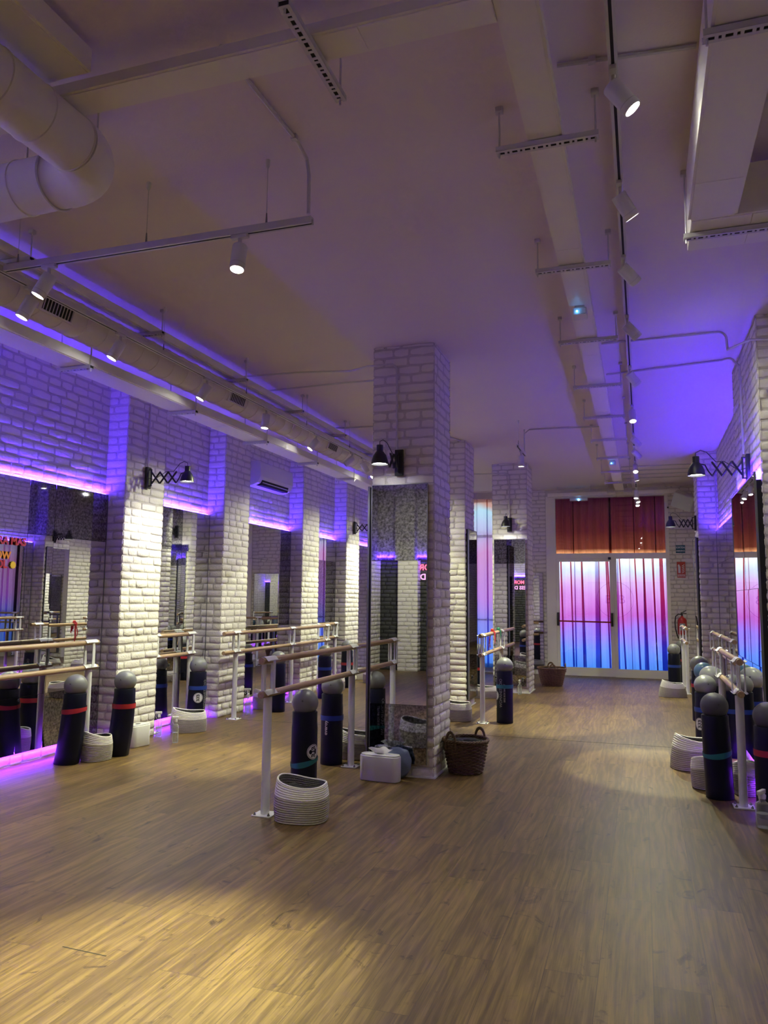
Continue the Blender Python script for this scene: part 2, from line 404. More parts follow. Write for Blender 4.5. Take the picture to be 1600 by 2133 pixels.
# ------------------------------------------------------------------ setting
fl = MB(); fl.box(-5.2, 1.4, -2.9, 15.0, -.1, 0)
fo = solo('floor', fl, 'floor', 'light brown oak laminate floor of long planks', 'floor', world=False, kind='structure', smooth=False)
s_ = MB(); s_.tube([(-2.17, 2.614, .0008), (-1.96, 2.604, .0008)], .0022, 5, flat=.3); part('floor_gouge', s_, 'slot', fo, label='short dark straight mark in the boards')
s_ = MB(); s_.tube([(.39, 4.515, .0008), (.75, 4.50, .0008)], .0018, 5, flat=.3); part('floor_gouge', s_, 'slot', fo)
s_ = MB(); s_.box(-4.5, .6, 7.885, 7.892, .0001, .0008); part('expansion_joint', s_, 'slot', fo)
cl = MB(); cl.box(-5.2, 1.4, -2.9, 15.0, H, H+.1)
solo('ceiling', cl, 'plaster', 'mauve grey painted ceiling', 'ceiling', world=False, kind='structure', smooth=False)

# left wall with bays between pilasters
PIL = [(-.9, -.3), (2.6, 3.2), (6.07, 6.68), (7.89, 8.49), (10.1, 10.69), (11.83, 12.43), (14.1, 14.7)]
MT, MB_ = 2.31, .095                   # mirror top and bottom heights
BAYS = [(-.3, 2.6), (3.2, 6.07), (6.68, 7.89), (8.49, 10.1), (10.69, 11.83), (12.43, 14.1)]
w = MB(); w.jbox(XL-.25, XL, -2.9, 15.0, 0, H)
skip = [(a+2.5+.02, b+2.5-.02, MB_+.05, MT-.05) for a, b in BAYS]
bricks(w, (XL, -2.5, 0), (0, 1, 0), (1, 0, 0), YE+2.5, 0, H, skip=skip, seed=3)
solo('wall_left', w, 'brick', 'white painted brick wall with mirrored bays', 'wall', world=False, kind='structure', ang=60)
for i, (a, b) in enumerate(PIL):
    vis = i-2
    names = ['nearest', 'second', 'third', 'fourth', 'fifth']
    if i < 2: lab = ['white brick pilaster on the left wall behind the camera', 'white brick pilaster on the left wall just outside the left edge of view'][i]
    else: lab = '%s white painted brick pilaster along the left mirrored wall%s' % (names[vis], [', with the scissor lamp', ', left of the air conditioner', ', right of the air conditioner', ', with the far scissor lamp', ', in the far corner'][vis])
    pier('brick_pilaster', XL-.01, -4.6, a, b, 'SEN', lab, 'pilaster', 40+i*9)

# right wall: recess, near pier, far thick part
w = MB(); w.jbox(1.02, 1.3, -2.9, 15.0, 0, H)
bricks(w, (1.02, YE, 0), (0, -1, 0), (-1, 0, 0), YE+2.5, 0, H, skip=[(3.32, 7.23, .15, 2.2)], seed=5)
solo('wall_right', w, 'brick', 'white painted brick wall on the right', 'wall', world=False, kind='structure', ang=60)
pier('brick_pilaster', .83, 1.03, 5.96, 7.45, 'SWN', 'wide white brick pilaster at the right edge carrying a tall mirror', 'pilaster', 101)
pier('brick_pilaster', .755, 1.03, 11.4, 12.02, 'SWN', 'far white brick pilaster right of the emergency exit', 'pilaster', 120)

# end wall with door opening (x -1.69..0.46) and window opening (x -3.9..-2.4)
w = MB()
for x0, x1, z0, z1 in ((-5.2, -3.9, 0, H), (-3.9, -2.4, 0, .1), (-3.9, -2.4, 3.3, H), (-2.4, -1.69, 0, H), (-1.69, .46, 3.3, H), (.46, 1.4, 0, H)):
    w.jbox(x0, x1, YE, YE+.2, z0, z1)
for x0, x1, z0, z1, s in ((XL, -3.9, 0, H, 1), (-2.4, -1.69, 0, H, 2), (.46, 1.02, 0, H, 3)):
    bricks(w, (x0, YE, z0), (1, 0, 0), (0, -1, 0), x1-x0, 0, z1-z0, seed=60+s)
solo('wall_back', w, 'brick', 'white painted brick end wall round the glazed exit', 'wall', world=False, kind='structure', ang=60)
w = MB(); w.jbox(-5.2, 1.4, -2.9, -2.5, 0, H)
wu = MB(); wu.jbox(XL, 1.02, -2.5, -2.495, 2.12, H)
bricks(w, (XL, -2.5, 0), (1, 0, 0), (0, 1, 0), 1.02-XL, 0, 2.12, seed=77)
bricks(wu, (XL, -2.495, 0), (1, 0, 0), (0, 1, 0), 1.02-XL, 2.12, H, seed=78)
wf = solo('wall_front', w, 'dark_brick', 'charcoal painted brick wall behind the camera', 'wall', world=False, kind='structure', ang=60)
part('upper_wall', wu, 'brick', wf, ang=60)
wu = MB(); wu.box(XL, -3.4, -2.48, -2.46, 2.125, 2.14); part('glow_strip', wu, 'led_dim', wf)
pier('brick_pilaster', -4.40, -4.02, -2.50, -2.30, 'ENW', 'white brick pilaster on the charcoal wall, seen only in the pillar mirror', 'pilaster', 300)

# thin white skirting at the pillars
def skirt(x0, x1, y0, y1, n):
    mb = MB(); t = .022
    mb.box(x0-t, x1+t, y0-t, y1+t, 0, .012)
    solo('trim_%d' % n, mb, 'post', 'thin white floor trim round a brick pillar', 'trim', world=False, kind='structure')

COLS = [(-2.055, -1.55, 5.875, 6.40), (-2.66, -2.145, 9.72, 10.25), (-2.13, -1.615, 11.6, 12.15)]
CL = ['large white brick pillar in the middle of the room with a mirror and wall lamp', 'white brick pillar directly behind the large middle one', 'far white brick pillar with a mirror facing the camera, near the exit']
for i, (a, b, c, d) in enumerate(COLS):
    pier('brick_pillar', a, b, c, d, 'SENW', CL[i], 'pillar', 200+i*50); skirt(a, b, c, d, i+1)

# ------------------------------------------------------------------ mirrors (local: X along, -Y faces the room, Z up)
def mirror(label, origin, rz, us, zs, dark=(), led_top=True, led_bot=False, standoff=.03, edge=True, group=None):
    t = thing('wall_mirror', label, 'mirror', origin, rz, group)
    rnd = random.Random(len(label)*7+int(abs(origin[1])*10))
    W = us[-1]; z0, z1 = zs[0], zs[-1]
    bk = MB(); bk.box(.004, W-.004, -standoff+.007, -.002, z0+.004, z1-.004) if not led_top else bk.box(.01, W-.01, -standoff+.007, -.004, z0+.06, z1-.05)
    part('backing_board', bk, 'black', t)
    for i in range(len(us)-1):
        for j in range(len(zs)-1):
            a, b, c, d = us[i]+.0015, us[i+1]-.0015, zs[j]+.0015, zs[j+1]-.0015
            p = MB(); p.box(-(b-a)/2, (b-a)/2, -.005, 0, -(d-c)/2, (d-c)/2)
            dk = (i, j) in dark
            o = part('mirror_panel', p, 'mirror_dark' if dk else 'mirror', t, loc=((a+b)/2, -standoff+.004, (c+d)/2), smooth=False,
                     rot=(rad(rnd.uniform(-.12, .12)), 0, rad(rnd.uniform(-.12, .12))), label='smoked dark mirror panel' if dk else None)
    if edge:
        e = MB(); y0 = -standoff-.004
        e.box(-.004, .0, y0, -standoff+.012, z0, z1); e.box(W, W+.004, y0, -standoff+.012, z0, z1); e.box(-.004, W+.004, y0, -standoff+.012, z1, z1+.004)
        part('mirror_edging', e, 'mirror_edge', t)
    if led_top:
        l = MB(); l.box(.02, W-.02, -standoff+.008, -standoff+.018, z1-.006, z1+.003); part('glow_strip', l, 'led', t)
    if led_bot:
        l = MB(); l.box(.02, W-.02, -standoff+.008, -standoff+.018, z0+.004, z0+.012); part('glow_strip', l, 'led_low', t)
    return t
ZS = [MB_, .54, 1.86, MT]
mirror('mirrored bay on the left wall behind the camera', (XL, -.28, 0), pi/2, [0, .95, 1.9, 2.86], ZS, led_bot=True, standoff=.045)
mirror('wide mirror at the left edge with coloured lettering and smoked upper panels', (XL, 3.22, 0), pi/2, [0, .93, 1.85, 2.15, 2.83], ZS,
       dark=((2, 2), (3, 2), (3, 0)), led_bot=True, standoff=.045)
mirror('narrow mirror between the nearest and second pilasters of the left wall', (XL, 6.70, 0), pi/2, [0, .62, 1.17], ZS, dark=((0, 2),), led_bot=True, standoff=.045)
mirror('mirror under the air conditioner on the left wall', (XL, 8.51, 0), pi/2, [0, .60, 1.25, 1.57], [MB_, .54, .98, 1.86, MT], dark=((2, 2), (2, 3)), led_bot=True, standoff=.045)
mirror('mirror between the third and fourth pilasters of the left wall', (XL, 10.71, 0), pi/2, [0, .5, 1.10], [MB_, .54, .98, 1.95, MT], dark=((0, 2), (1, 2)), led_bot=True, standoff=.045)
mirror('farthest mirror on the left wall', (XL, 12.45, 0), pi/2, [0, .8, 1.63], ZS, led_bot=True, standoff=.045)
mirror('tall mirror facing the camera on the middle brick pillar', (-2.052, 5.875, 0), 0, [0, .46], [.10, .541, 1.656, 2.262], dark=((0, 0), (0, 2)), led_top=False, standoff=.035)
mirror('edge-on mirror on the left side of the middle brick pillar', (-2.055, 6.38, 0), -pi/2, [0, .49], [.12, 1.2, 2.26], led_top=False, standoff=.045)
mirror('edge-on mirror on the right side of the second brick pillar', (-2.145, 9.74, 0), pi/2, [0, .49], [.10, 1.2, 2.26], dark=((0, 0), (0, 1)), led_top=False, standoff=.045)
mirror('tall mirror facing the camera on the far brick pillar', (-2.105, 11.6, 0), 0, [0, .46], [.10, .541, 1.90, 2.262], dark=((0, 0), (0, 2)), led_top=False, standoff=.035)
mirror('mirror on the near right pilaster reflecting the exit curtains', (.83, 7.44, 0), -pi/2, [0, .74, 1.465], [.15, .9, 1.45, 2.27], led_bot=True, standoff=.055)
mirror('mirror in the right wall recess between two pilasters', (1.02, 11.36, 0), -pi/2, [0, 1.3, 2.6, 3.86], ZS, led_bot=True, standoff=.045)
mirror('edge-on mirror on the far right pilaster', (.755, 11.99, 0), -pi/2, [0, .57], [.12, 1.2, 2.24], led_top=False, standoff=.045)
mirror('small mirror low on the end wall left of the exit', (-2.36, YE, 0), 0, [0, .60], [.10, 1.0, 1.87], led_top=False, standoff=.03)

# lettering stuck on the left mirror
def letter(parent, txt, size, loc, rot, mat, align='CENTER', bold=.0, depth=.0015, label=None, sx=1):
    mb = text_mesh(txt, size, depth, align, bold, sx)
    return part('lettering', mb, mat, parent, loc=loc, rot=rot, label=label, smooth=False)
dt = thing('mirror_lettering', 'red and orange lettering with a small sun on the left mirror', 'lettering', (XL+.056, 5.05, 1.7), pi/2)
R90 = (pi/2, 0, 0)
letter(dt, 'B3B ERA MAS', .085, (.0, 0, .082), R90, 'txt_red', 'RIGHT', .0025, label='dark red letters')
letter(dt, 'NOW', .085, (-.155, 0, -.035), R90, 'txt_orange', 'RIGHT', .0025, label='orange letters')
letter(dt, 'COOL', .085, (-.185, 0, -.105), R90, 'txt_red', 'RIGHT', .0025)
sn = MB()
pts = []
for k in range(24):
    a = 2*pi*k/24; r = .034 if k % 2 else .024; pts.append((r*cos(a), r*sin(a)))
sn.prism(pts, -.002, 0); part('sun_motif', sn, 'txt_yellow', dt, loc=(-.125, 0, -.105), smooth=False, label='yellow sun')
# lettering on the dark wall behind the camera, seen in the pillar mirror
dt = thing('wall_lettering', 'pink slogan in two lines on the charcoal wall, seen reversed in the pillar mirrors', 'lettering', (-4.44, -2.475, 1.84), 0)
RW = (pi/2, 0, pi)
letter(dt, 'MORE B3B,', .155, (0, 0, .09), RW, 'txt_pink', 'RIGHT', .004)
letter(dt, 'LESS DRAMA', .155, (0, 0, -.09), RW, 'txt_lilac', 'RIGHT', .004)

# ------------------------------------------------------------------ door, window, curtains
d1 = thing('door_1', 'white framed glazed emergency exit with transom', 'door', (-.615, YE, 0), kind='structure')
f = MB(); y0, y1 = YE-.03, YE+.09
f.box(-1.69, -1.515, y0, y1, 0, 3.3); f.box(.415, .475, y0, y1, 0, 3.3); f.box(-1.515, .415, y0, y1, 2.125, 2.225); f.box(-1.515, .415, y0, y1, 3.26, 3.3)
f.box(-.49, -.44, y0, y1, 0, 2.125); f.box(-.44, .415, y0, y1, 0, .14)
part('frame', f, 'trunk', d1, world=True, smooth=False)
lf = MB(); y0 = YE-.02; y1 = YE+.04
lf.box(-1.514, -1.46, y0, y1, .004, 2.124); lf.box(-.56, -.491, y0, y1, .004, 2.124); lf.box(-1.46, -.56, y0, y1, 2.075, 2.124); lf.box(-1.46, -.56, y0, y1, .004, .15)
part('door_leaf', lf, 'trunk', d1, world=True, smooth=False)
for x0, x1, z0, z1 in ((-1.46, -.56, .15, 2.075), (-.44, .415, .14, 2.125), (-1.515, .415, 2.225, 3.26)):
    g = MB(); g.box(x0, x1, YE+.02, YE+.026, z0, z1); part('glass_pane', g, 'glass', d1, world=True, smooth=False)
b_ = MB(); b_.cyl((-1.47, YE-.09, .985), (-.545, YE-.09, .975), .014, 10); part('panic_bar', b_, 'ext_red', d1, world=True, label='red push bar across the door')
for x in (-1.485, -.53):
    b_ = MB(); b_.rbox(x-.018, x+.018, YE-.11, YE-.02, .90, 1.14, .008); part('bar_end', b_, 'black', d1, world=True)
b_ = MB(); b_.box(-.58, -.53, YE-.05, YE-.02, 2.105, 2.15); part('door_closer', b_, 'black', d1, world=True)
ring = MB(); ring.tube([(-.475+.32*cos(2*pi*k/48), YE+.012, 1.38+.32*sin(2*pi*k/48)) for k in range(48)], .004, 5, closed=True)
part('window_decal', ring, 'decal', d1, world=True, label='thin round logo outline on the glass')
tm = text_mesh('B3B', .22, .001); part('window_decal', tm, 'decal', d1, loc=(.14, .012, 1.38), rot=(pi/2, 0, 0), smooth=False)

w2 = thing('window_1', 'tall white framed window behind the pale curtain', 'window', (-3.15, YE, 0), kind='structure')
f = MB(); f.box(-3.9, -3.84, YE, YE+.09, .1, 3.3); f.box(-2.46, -2.4, YE, YE+.09, .1, 3.3); f.box(-3.84, -2.46, YE, YE+.09, .1, .16); f.box(-3.84, -2.46, YE, YE+.09, 3.24, 3.3); f.box(-3.84, -2.46, YE, YE+.09, 2.55, 2.6)
part('frame', f, 'trunk', w2, world=True, smooth=False)
g = MB(); g.box(-3.84, -2.46, YE+.05, YE+.056, .16, 3.24); part('glass_pane', g, 'glass', w2, world=True, smooth=False)
b_ = MB(); b_.cyl((-3.8, YE-.06, .99), (-2.5, YE-.06, .98), .013, 8); part('panic_bar', b_, 'ext_red', w2, world=True)

def curtain(name, label, x0, x1, y, z0, z1, mat, seed, amp=.036, per=.15, group=None, folds=()):
    rnd = random.Random(seed); nx = int((x1-x0)/.008); nz = 14
    ph = [rnd.uniform(0, 6.28) for _ in range(5)]
    vs = []; fs = []
    for i in range(nx+1):
        x = x0+(x1-x0)*i/nx
        for k in range(nz+1):
            z = z0+(z1-z0)*k/nz; fz = 1-k/nz*.35; sw = .02*sin(ph[3]+k*.25)*(1-k/nz)
            u = (x+sw*.8)*2*pi/per
            yy = y+amp*fz*(.55*sin(u+1.3*sin(x*5+ph[0]))+.3*sin(u*.47+ph[1])+.25*sin(u*1.9+ph[2]+.2*k/nz))
            vs.append((x+.008*sin(u+1)*fz, yy, z))
    n = nz+1
    for i in range(nx):
        for k in range(nz): fs.append((i*n+k, (i+1)*n+k, (i+1)*n+k+1, i*n+k+1))
    mb = MB(); mb.add(vs, fs)
    t = thing(name, label, 'curtain', ((x0+x1)/2, y, z0), group=group)
    part('fabric', mb, mat, t, world=True, ang=180)
    xtra = []; xx = x0+.06
    while xx < x1-.06 and z0 < 1:
        xtra.append((xx, rnd.uniform(.006, .028) if rnd.random() < .7 else rnd.uniform(.04, .07), rnd.uniform(-.02, .05), 1)); xx += rnd.uniform(.10, .30)
    for (fx, fw, lean, own) in [f+(0,) for f in folds]+xtra:                # gathered, doubled up pleats, many in the darkened cloth colour
        p = MB(); vv = []; ff = []
        for k in range(9):
            z = z0+.02+(z1-z0-.03)*k/8; c = fx+lean*(1-k/8)
            for j in range(7):
                s = j/6*2-1; vv.append((c+s*fw*(.5+.25*(1-k/8)), y-amp*.8-.022*cos(s*pi/2)+.006*sin(j*3+k*.4), z))
        for k in range(8):
            for j in range(6): ff.append((k*7+j, k*7+j+1, (k+1)*7+j+1, (k+1)*7+j))
        p.add(vv, ff); part('pleat', p, 'curtain_fold' if z0 < 1 and (not own or rnd.random() < .4) and x0 > -2 else mat, t, world=True, ang=180)
    return t
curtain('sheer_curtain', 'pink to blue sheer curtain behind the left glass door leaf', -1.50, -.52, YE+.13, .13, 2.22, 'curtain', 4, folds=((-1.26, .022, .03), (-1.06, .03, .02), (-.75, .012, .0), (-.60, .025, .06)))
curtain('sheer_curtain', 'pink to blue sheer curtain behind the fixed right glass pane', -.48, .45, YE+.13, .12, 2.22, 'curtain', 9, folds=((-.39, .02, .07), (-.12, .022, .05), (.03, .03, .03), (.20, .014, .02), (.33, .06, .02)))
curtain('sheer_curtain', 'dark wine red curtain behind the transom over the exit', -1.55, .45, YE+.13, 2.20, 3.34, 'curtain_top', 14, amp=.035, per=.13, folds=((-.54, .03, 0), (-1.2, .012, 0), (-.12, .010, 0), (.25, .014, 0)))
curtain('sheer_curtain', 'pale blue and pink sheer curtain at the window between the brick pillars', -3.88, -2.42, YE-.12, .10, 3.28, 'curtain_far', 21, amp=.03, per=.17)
# curtain rail and gate box over the exit
t = thing('curtain_rail', 'long white rail box hanging above the exit curtain', 'rail', (-.45, 14.25, 3.27))
r_ = MB(); r_.rbox(-1.60, .66, 14.20, 14.30, 3.235, 3.30, .008); part('rail_box', r_, 'trunk', t, world=True)
for x in (-1.42, -.85, -.2, .42):
    r_ = MB(); r_.cyl((x, 14.25, 3.295), (x, 14.25, H), .008, 6); part('hanger', r_, 'metal', t, world=True)

# ------------------------------------------------------------------ ceiling services
def trunk(label, x0, x1, y0, y1, z0, z1, axis='Y', joints=1.9, name='cable_trunking', mat='trunk'):
    t = thing(name, label, 'duct', ((x0+x1)/2, (y0+y1)/2, z0))
    b = MB(); b.box(x0, x1, y0, y1, z0+.004, z1); part('channel', b, mat, t, world=True, smooth=False)
    lip = MB()
    L0, L1 = (y0, y1) if axis == 'Y' else (x0, x1); a = L0
    while a < L1-.01:
        e = min(a+joints, L1)
        if axis == 'Y': lip.box(x0+.012, x1-.012, a+.002, e-.002, z0, z0+.006)
        else: lip.box(a+.002, e-.002, y0+.012, y1-.012, z0, z0+.006)
        a = e
    part('cover', lip, mat, t, world=True, smooth=False)
    return t
trunk('long white cable trunking running down the middle of the ceiling', -.402, -.262, 2.2, 14.6, 3.24, 3.30)
trunk('white cable trunking crossing the ceiling at the top of view', -2.75, -.404, 2.205, 2.342, 3.24, 3.285, 'X')
trunk('white cable trunking along the ceiling above the left round duct', -3.52, -3.34, 2.4, 14.4, 3.262, 3.325)
trunk('low white trunking slung in front of the left brick wall', -3.68, -3.45, 2.2, 14.4, 2.88, 2.95)
trunk('short white trunking end at the top left corner of view', -2.12, -1.90, -1.5, 2.19, 3.29, 3.385)
trunk('wide white air duct at the top right corner of view', .245, .455, -1.4, 3.66, 3.10, 3.34, joints=3.33-(-1.4), name='air_duct')
trunk('white air duct turning off to the right wall at the upper right', .26, 1.00, 3.665, 4.0, 3.10, 3.34, 'X', joints=.26, name='air_duct')

def slotted(mb, L):
    """painted channel of length L along X, slots in the underside"""
    w = .021; h = .022
    mb.box(0, L, -w, -w+.0025, 0, h); mb.box(0, L, w-.0025, w, 0, h); mb.box(0, L, -w, -.0075, -.0005, .002); mb.box(0, L, .0075, w, -.0005, .002)
    x = 0; k = 0
    mb.box(0, .012, -.0075, .0075, -.0005, .002); x = .012
    while x < L-.012:
        g = .022 if k % 2 == 0 else .009; mb.box(x+g, min(x+g+.011, L), -.0075, .0075, -.0005, .002); x += g+.011; k += 1
def hanger(L, drop, name='slotted_bracket', dr=None):
    t = thing(name, '-', 'bracket')
    b = MB(); slotted(b, L); part('slotted_rail', b, 'metal', t, smooth=False)
    ins = MB(); ins.box(.003, L-.003, -.017, .017, .004, .0205); part('channel_inside', ins, 'slot', t, smooth=False)  # dark core put in for the shade inside the channel
    for x, drop in ((.012, drop), (L-.012, dr or drop)):
        r = MB(); r.cyl((x, 0, -.02), (x, 0, drop-.001), .0045, 6); part('threaded_rod', r, 'metal', t)
        if dr and drop == dr: continue
        r = MB(); r.rbox(x-.016, x+.016, -.016, .016, drop-.022, drop-.0005, .004); part('anchor', r, 'metal', t)
    return t
hg = hanger(.415, H-3.214)
for i, y in enumerate([3.05, 4.31, 5.60, 6.85, 8.06, 9.24, 10.45, 11.6, 12.7, 13.7]):
    put(hg, (-.533, y, 3.214), 0, '%s slotted bracket from the camera under the middle ceiling trunking' % ORD[i], 'brackets under the middle ceiling trunking')
hg = hanger(.46, H-3.236)
for i, y in enumerate([3.34, 4.61, 5.86, 7.05, 8.25, 9.45, 10.65, 11.85]):
    put(hg, (-3.69, y, 3.236), 0, '%s slotted bracket from the camera under the upper left ceiling trunking' % ORD[i], 'brackets under the upper left trunking')
hg = hanger(.27, H-2.855, dr=3.004-2.855)
for i, y in enumerate([4.12, 5.40, 6.68, 7.91, 9.1, 10.3, 11.5]):
    put(hg, (-3.70, y, 2.855), 0, '%s slotted bracket from the camera under the low left trunking' % ORD[i], 'brackets under the low left trunking')
hg = hanger(.50, H-3.214); put(hg, (-1.03, 2.03, 3.214), pi/2, 'slotted bracket pointing away under the cross trunking at the top of view')
hg = hanger(.73, H-3.074); put(hg, (.232, 3.80, 3.074), 0, 'slotted bracket under the air duct bend at the upper right', 'brackets of the right air duct')
put(hg, (.222, 2.40, 3.074), 0, 'slotted bracket under the air duct at the top right corner', 'brackets of the right air duct')

# round duct with elbow
t = thing('round_air_duct', 'fat white spiral round duct with an elbow at the upper left', 'duct', (-2.12, 2.57, 3.15))
R_ = .115
def duct_run(p, q, name='duct_run', ridges=.20, r=R_):
    p, q = Vector(p), Vector(q); d = (q-p); L = d.length; d.normalize(); mb = MB(); pts = []
    n = max(1, int(L/ridges)); prof = []
    for k in range(n):
        a = L*k/n; prof += [(r, a), (r, a+L/n-.008), (r+.004, a+L/n-.005), (r+.004, a+L/n-.002), (r, a+L/n)]
    mb.lathe([(r*.02, 0)]+prof+[(r*.02, L)], 40, Matrix.Translation(p) @ d.to_track_quat('Z', 'Y').to_matrix().to_4x4())
    return mb
part('duct_run', duct_run((-2.12, -1.8, 3.15), (-2.12, 2.36, 3.15)), 'duct', t, world=True)
el = MB(); arc = [(-2.12-.21*(1-cos(a)), 2.36+.21*sin(a), 3.15) for a in [pi/2*k/10 for k in range(11)]]
el.tube(arc, R_+.003, 40); part('elbow', el, 'duct', t, world=True)
part('duct_run', duct_run((-2.33, 2.57, 3.15), (-3.22, 2.57, 3.13)), 'duct', t, world=True)
el = MB(); arc = [(-3.22-.2*sin(a), 2.57+.2*(1-cos(a)), 3.13-.012*sin(a)) for a in [pi/2*k/10 for k in range(11)]]
el.tube(arc, R_+.003, 40); part('elbow', el, 'duct', t, world=True)
part('duct_run', duct_run((-3.42, 2.77, 3.115), (-3.42, 14.3, 3.115), ridges=.19), 'duct', t, world=True)
for p in ((-2.38, 2.57, 3.15),):
    r_ = MB(); r_.tube([(p[0], p[1]+(R_+.006)*cos(a), p[2]+(R_+.006)*sin(a)) for a in [2*pi*k/36 for k in range(36)]], .006, 6, closed=True)
    part('clamp_band', r_, 'metal', t, world=True)
for p, q in (((-2.05, 2.42, 3.2), (-2.05, 2.42, H)), ((-2.42, 2.55, 3.2), (-2.42, 2.55, H)), ((-2.60, 2.62, 3.2), (-2.60, 2.62, H))):
    r_ = MB(); r_.cyl(p, q, .004, 6); part('hanger_rod', r_, 'metal', t, world=True)
for y in (3.5, 5.7, 7.9, 10.1):       # grilles on the duct's lower right flank
    gm = MB(); sl = MB(); gd = MB()
    fr = Matrix.Translation((-3.42, y, 3.115)) @ Matrix.Rotation(rad(18), 4, 'Y')
    gm.box(R_-.012, R_+.006, 0, .30, -.055, .055, fr); gd.box(R_-.01, R_+.0065, .025, .275, -.042, .042, fr)
    for k in range(10): sl.box(R_+.002, R_+.010, .030+k*.026, .036+k*.026, -.042, .042, fr)
    g_ = part('grille', gm, 'duct', t, world=True, smooth=False)
    gd2 = part('grille_recess', gd, 'slot', g_, world=False, smooth=False); gd2.location = -t.location
    s2 = part('grille_slats', sl, 'metal', g_, world=False, smooth=False); s2.location = -t.location

# conduits
def conduit(label, pts, r=.009, name='conduit', mat='metal', clips=()):
    mb = MB(); mb.tube(pts, r, 8); L = pts[0]
    t = solo(name, mb, mat, label, 'conduit', loc=L)
    for c in clips:
        m2 = MB(); m2.box(c[0]-.014, c[0]+.014, c[1]-.012, c[1]+.012, c[2]-.012, c[2]+.016); part('clip', m2, mat, t, world=True)
    return t
def arc3(c, p, q, n=6):
    c, p, q = Vector(c), Vector(p), Vector(q)
    return [tuple(c+(p-c)*cos(pi/2*k/n)+(q-c)*sin(pi/2*k/n)) for k in range(n+1)]
ZC = H-.012
conduit('grey conduit crossing the ceiling above the first bracket to the right duct', [(-.26, 2.84, ZC), (.245, 2.89, ZC)], clips=((-.13, 2.85, ZC),))
conduit('thin conduit from the middle trunking across to the near right pilaster', [(-.26, 6.26, ZC), (.6, 6.24, ZC)]+arc3((.6, 6.24, ZC-.06), (.6, 6.24, ZC), (.66, 6.24, ZC-.06))+[(.66, 6.2, 3.25), (.78, 5.9, 3.22), (1.0, 5.9, 3.2)])
conduit('conduit crossing the ceiling and bending down to the near right scissor lamp', [(-.26, 7.16, ZC), (.70, 7.0, ZC)]+arc3((.70, 6.9, ZC-.08), (.70, 7.0, ZC), (.765, 6.78, ZC-.08))+[(.772, 6.49, 3.2), (.772, 6.49, 2.50)], clips=((.775, 6.49, 3.1),))
conduit('short conduit from the ceiling lamp branch to the middle trunking', [(-.40, 9.33, ZC), (-1.25, 9.27, ZC), (-1.31, 9.27, 3.36), (-1.31, 9.27, 3.13)])
conduit('conduit along the ceiling dropping to the end of the cross light track', [(-1.45, 2.35, ZC), (-1.43, 3.0, ZC), (-1.425, 3.09, ZC-.03), (-1.42, 3.105, ZC-.1), (-1.42, 3.11, 3.12)], clips=((-1.43, 2.96, ZC),))
conduit('conduit from the left trunking over to the middle pillar lamp', [(-3.5, 6.24, 3.40), (-2.9, 6.2, 3.38), (-2.3, 5.95, 3.27), (-2.1, 5.84, 3.26)]+arc3((-1.91, 5.84, 3.20), (-1.91, 5.84, 3.26), (-1.85, 5.84, 3.20))+[(-1.845, 5.84, 2.55)], clips=((-1.845, 5.845, 3.14),))
conduit('second thin conduit reaching the left side of the middle pillar', [(-3.55, 6.78, ZC), (-2.7, 6.7, 3.40), (-2.08, 6.38, 3.30)])
conduit('third thin conduit crossing from the left trunking behind the middle pillar', [(-3.55, 8.54, ZC), (-2.5, 8.62, ZC), (-2.2, 9.7, ZC)])
conduit('conduit bending down the far pillar to its lamp', [(-3.3, 11.5, 3.30), (-2.3, 11.56, 3.27), (-1.93, 11.575, 3.27)]+arc3((-1.93, 11.575, 3.21), (-1.93, 11.575, 3.27), (-1.87, 11.575, 3.21))+[(-1.87, 11.575, 2.58)])
conduit('vertical conduit down to the lamp of the nearest left pilaster', [(-4.575, 6.37, 3.41), (-4.575, 6.37, 2.62)])
conduit('vertical conduit down to the lamp of the fourth left pilaster', [(-4.575, 12.14, 3.41), (-4.575, 12.14, 2.62)])
conduit('vertical conduit in the corner of the right recess', [(.985, 11.37, 3.15), (.985, 11.37, 2.33)])
for i, y in enumerate((12.3, 12.7, 13.1, 13.5)):
    conduit('%s of four thin pipes crossing the far ceiling to the right wall' % ORD[i].replace('nearest', 'first'), [(-.26, y, ZC), (.74, y, ZC)], r=.008, name='ceiling_pipe')
t = thing('pipe_clamp', 'small dark clamp on the ceiling at the top of view', 'clamp', (-1.44, 2.05, H))
c_ = MB(); c_.cyl((-1.44, 2.05, H), (-1.44, 2.05, H-.03), .004, 6); part('stem', c_, 'metal', t, world=True)
c_ = MB(); c_.tube([(-1.465, 2.05, H-.03), (-1.45, 2.05, H-.045), (-1.43, 2.05, H-.042), (-1.415, 2.05, H-.055)], .007, 6); part('jaw', c_, 'black', t, world=True)

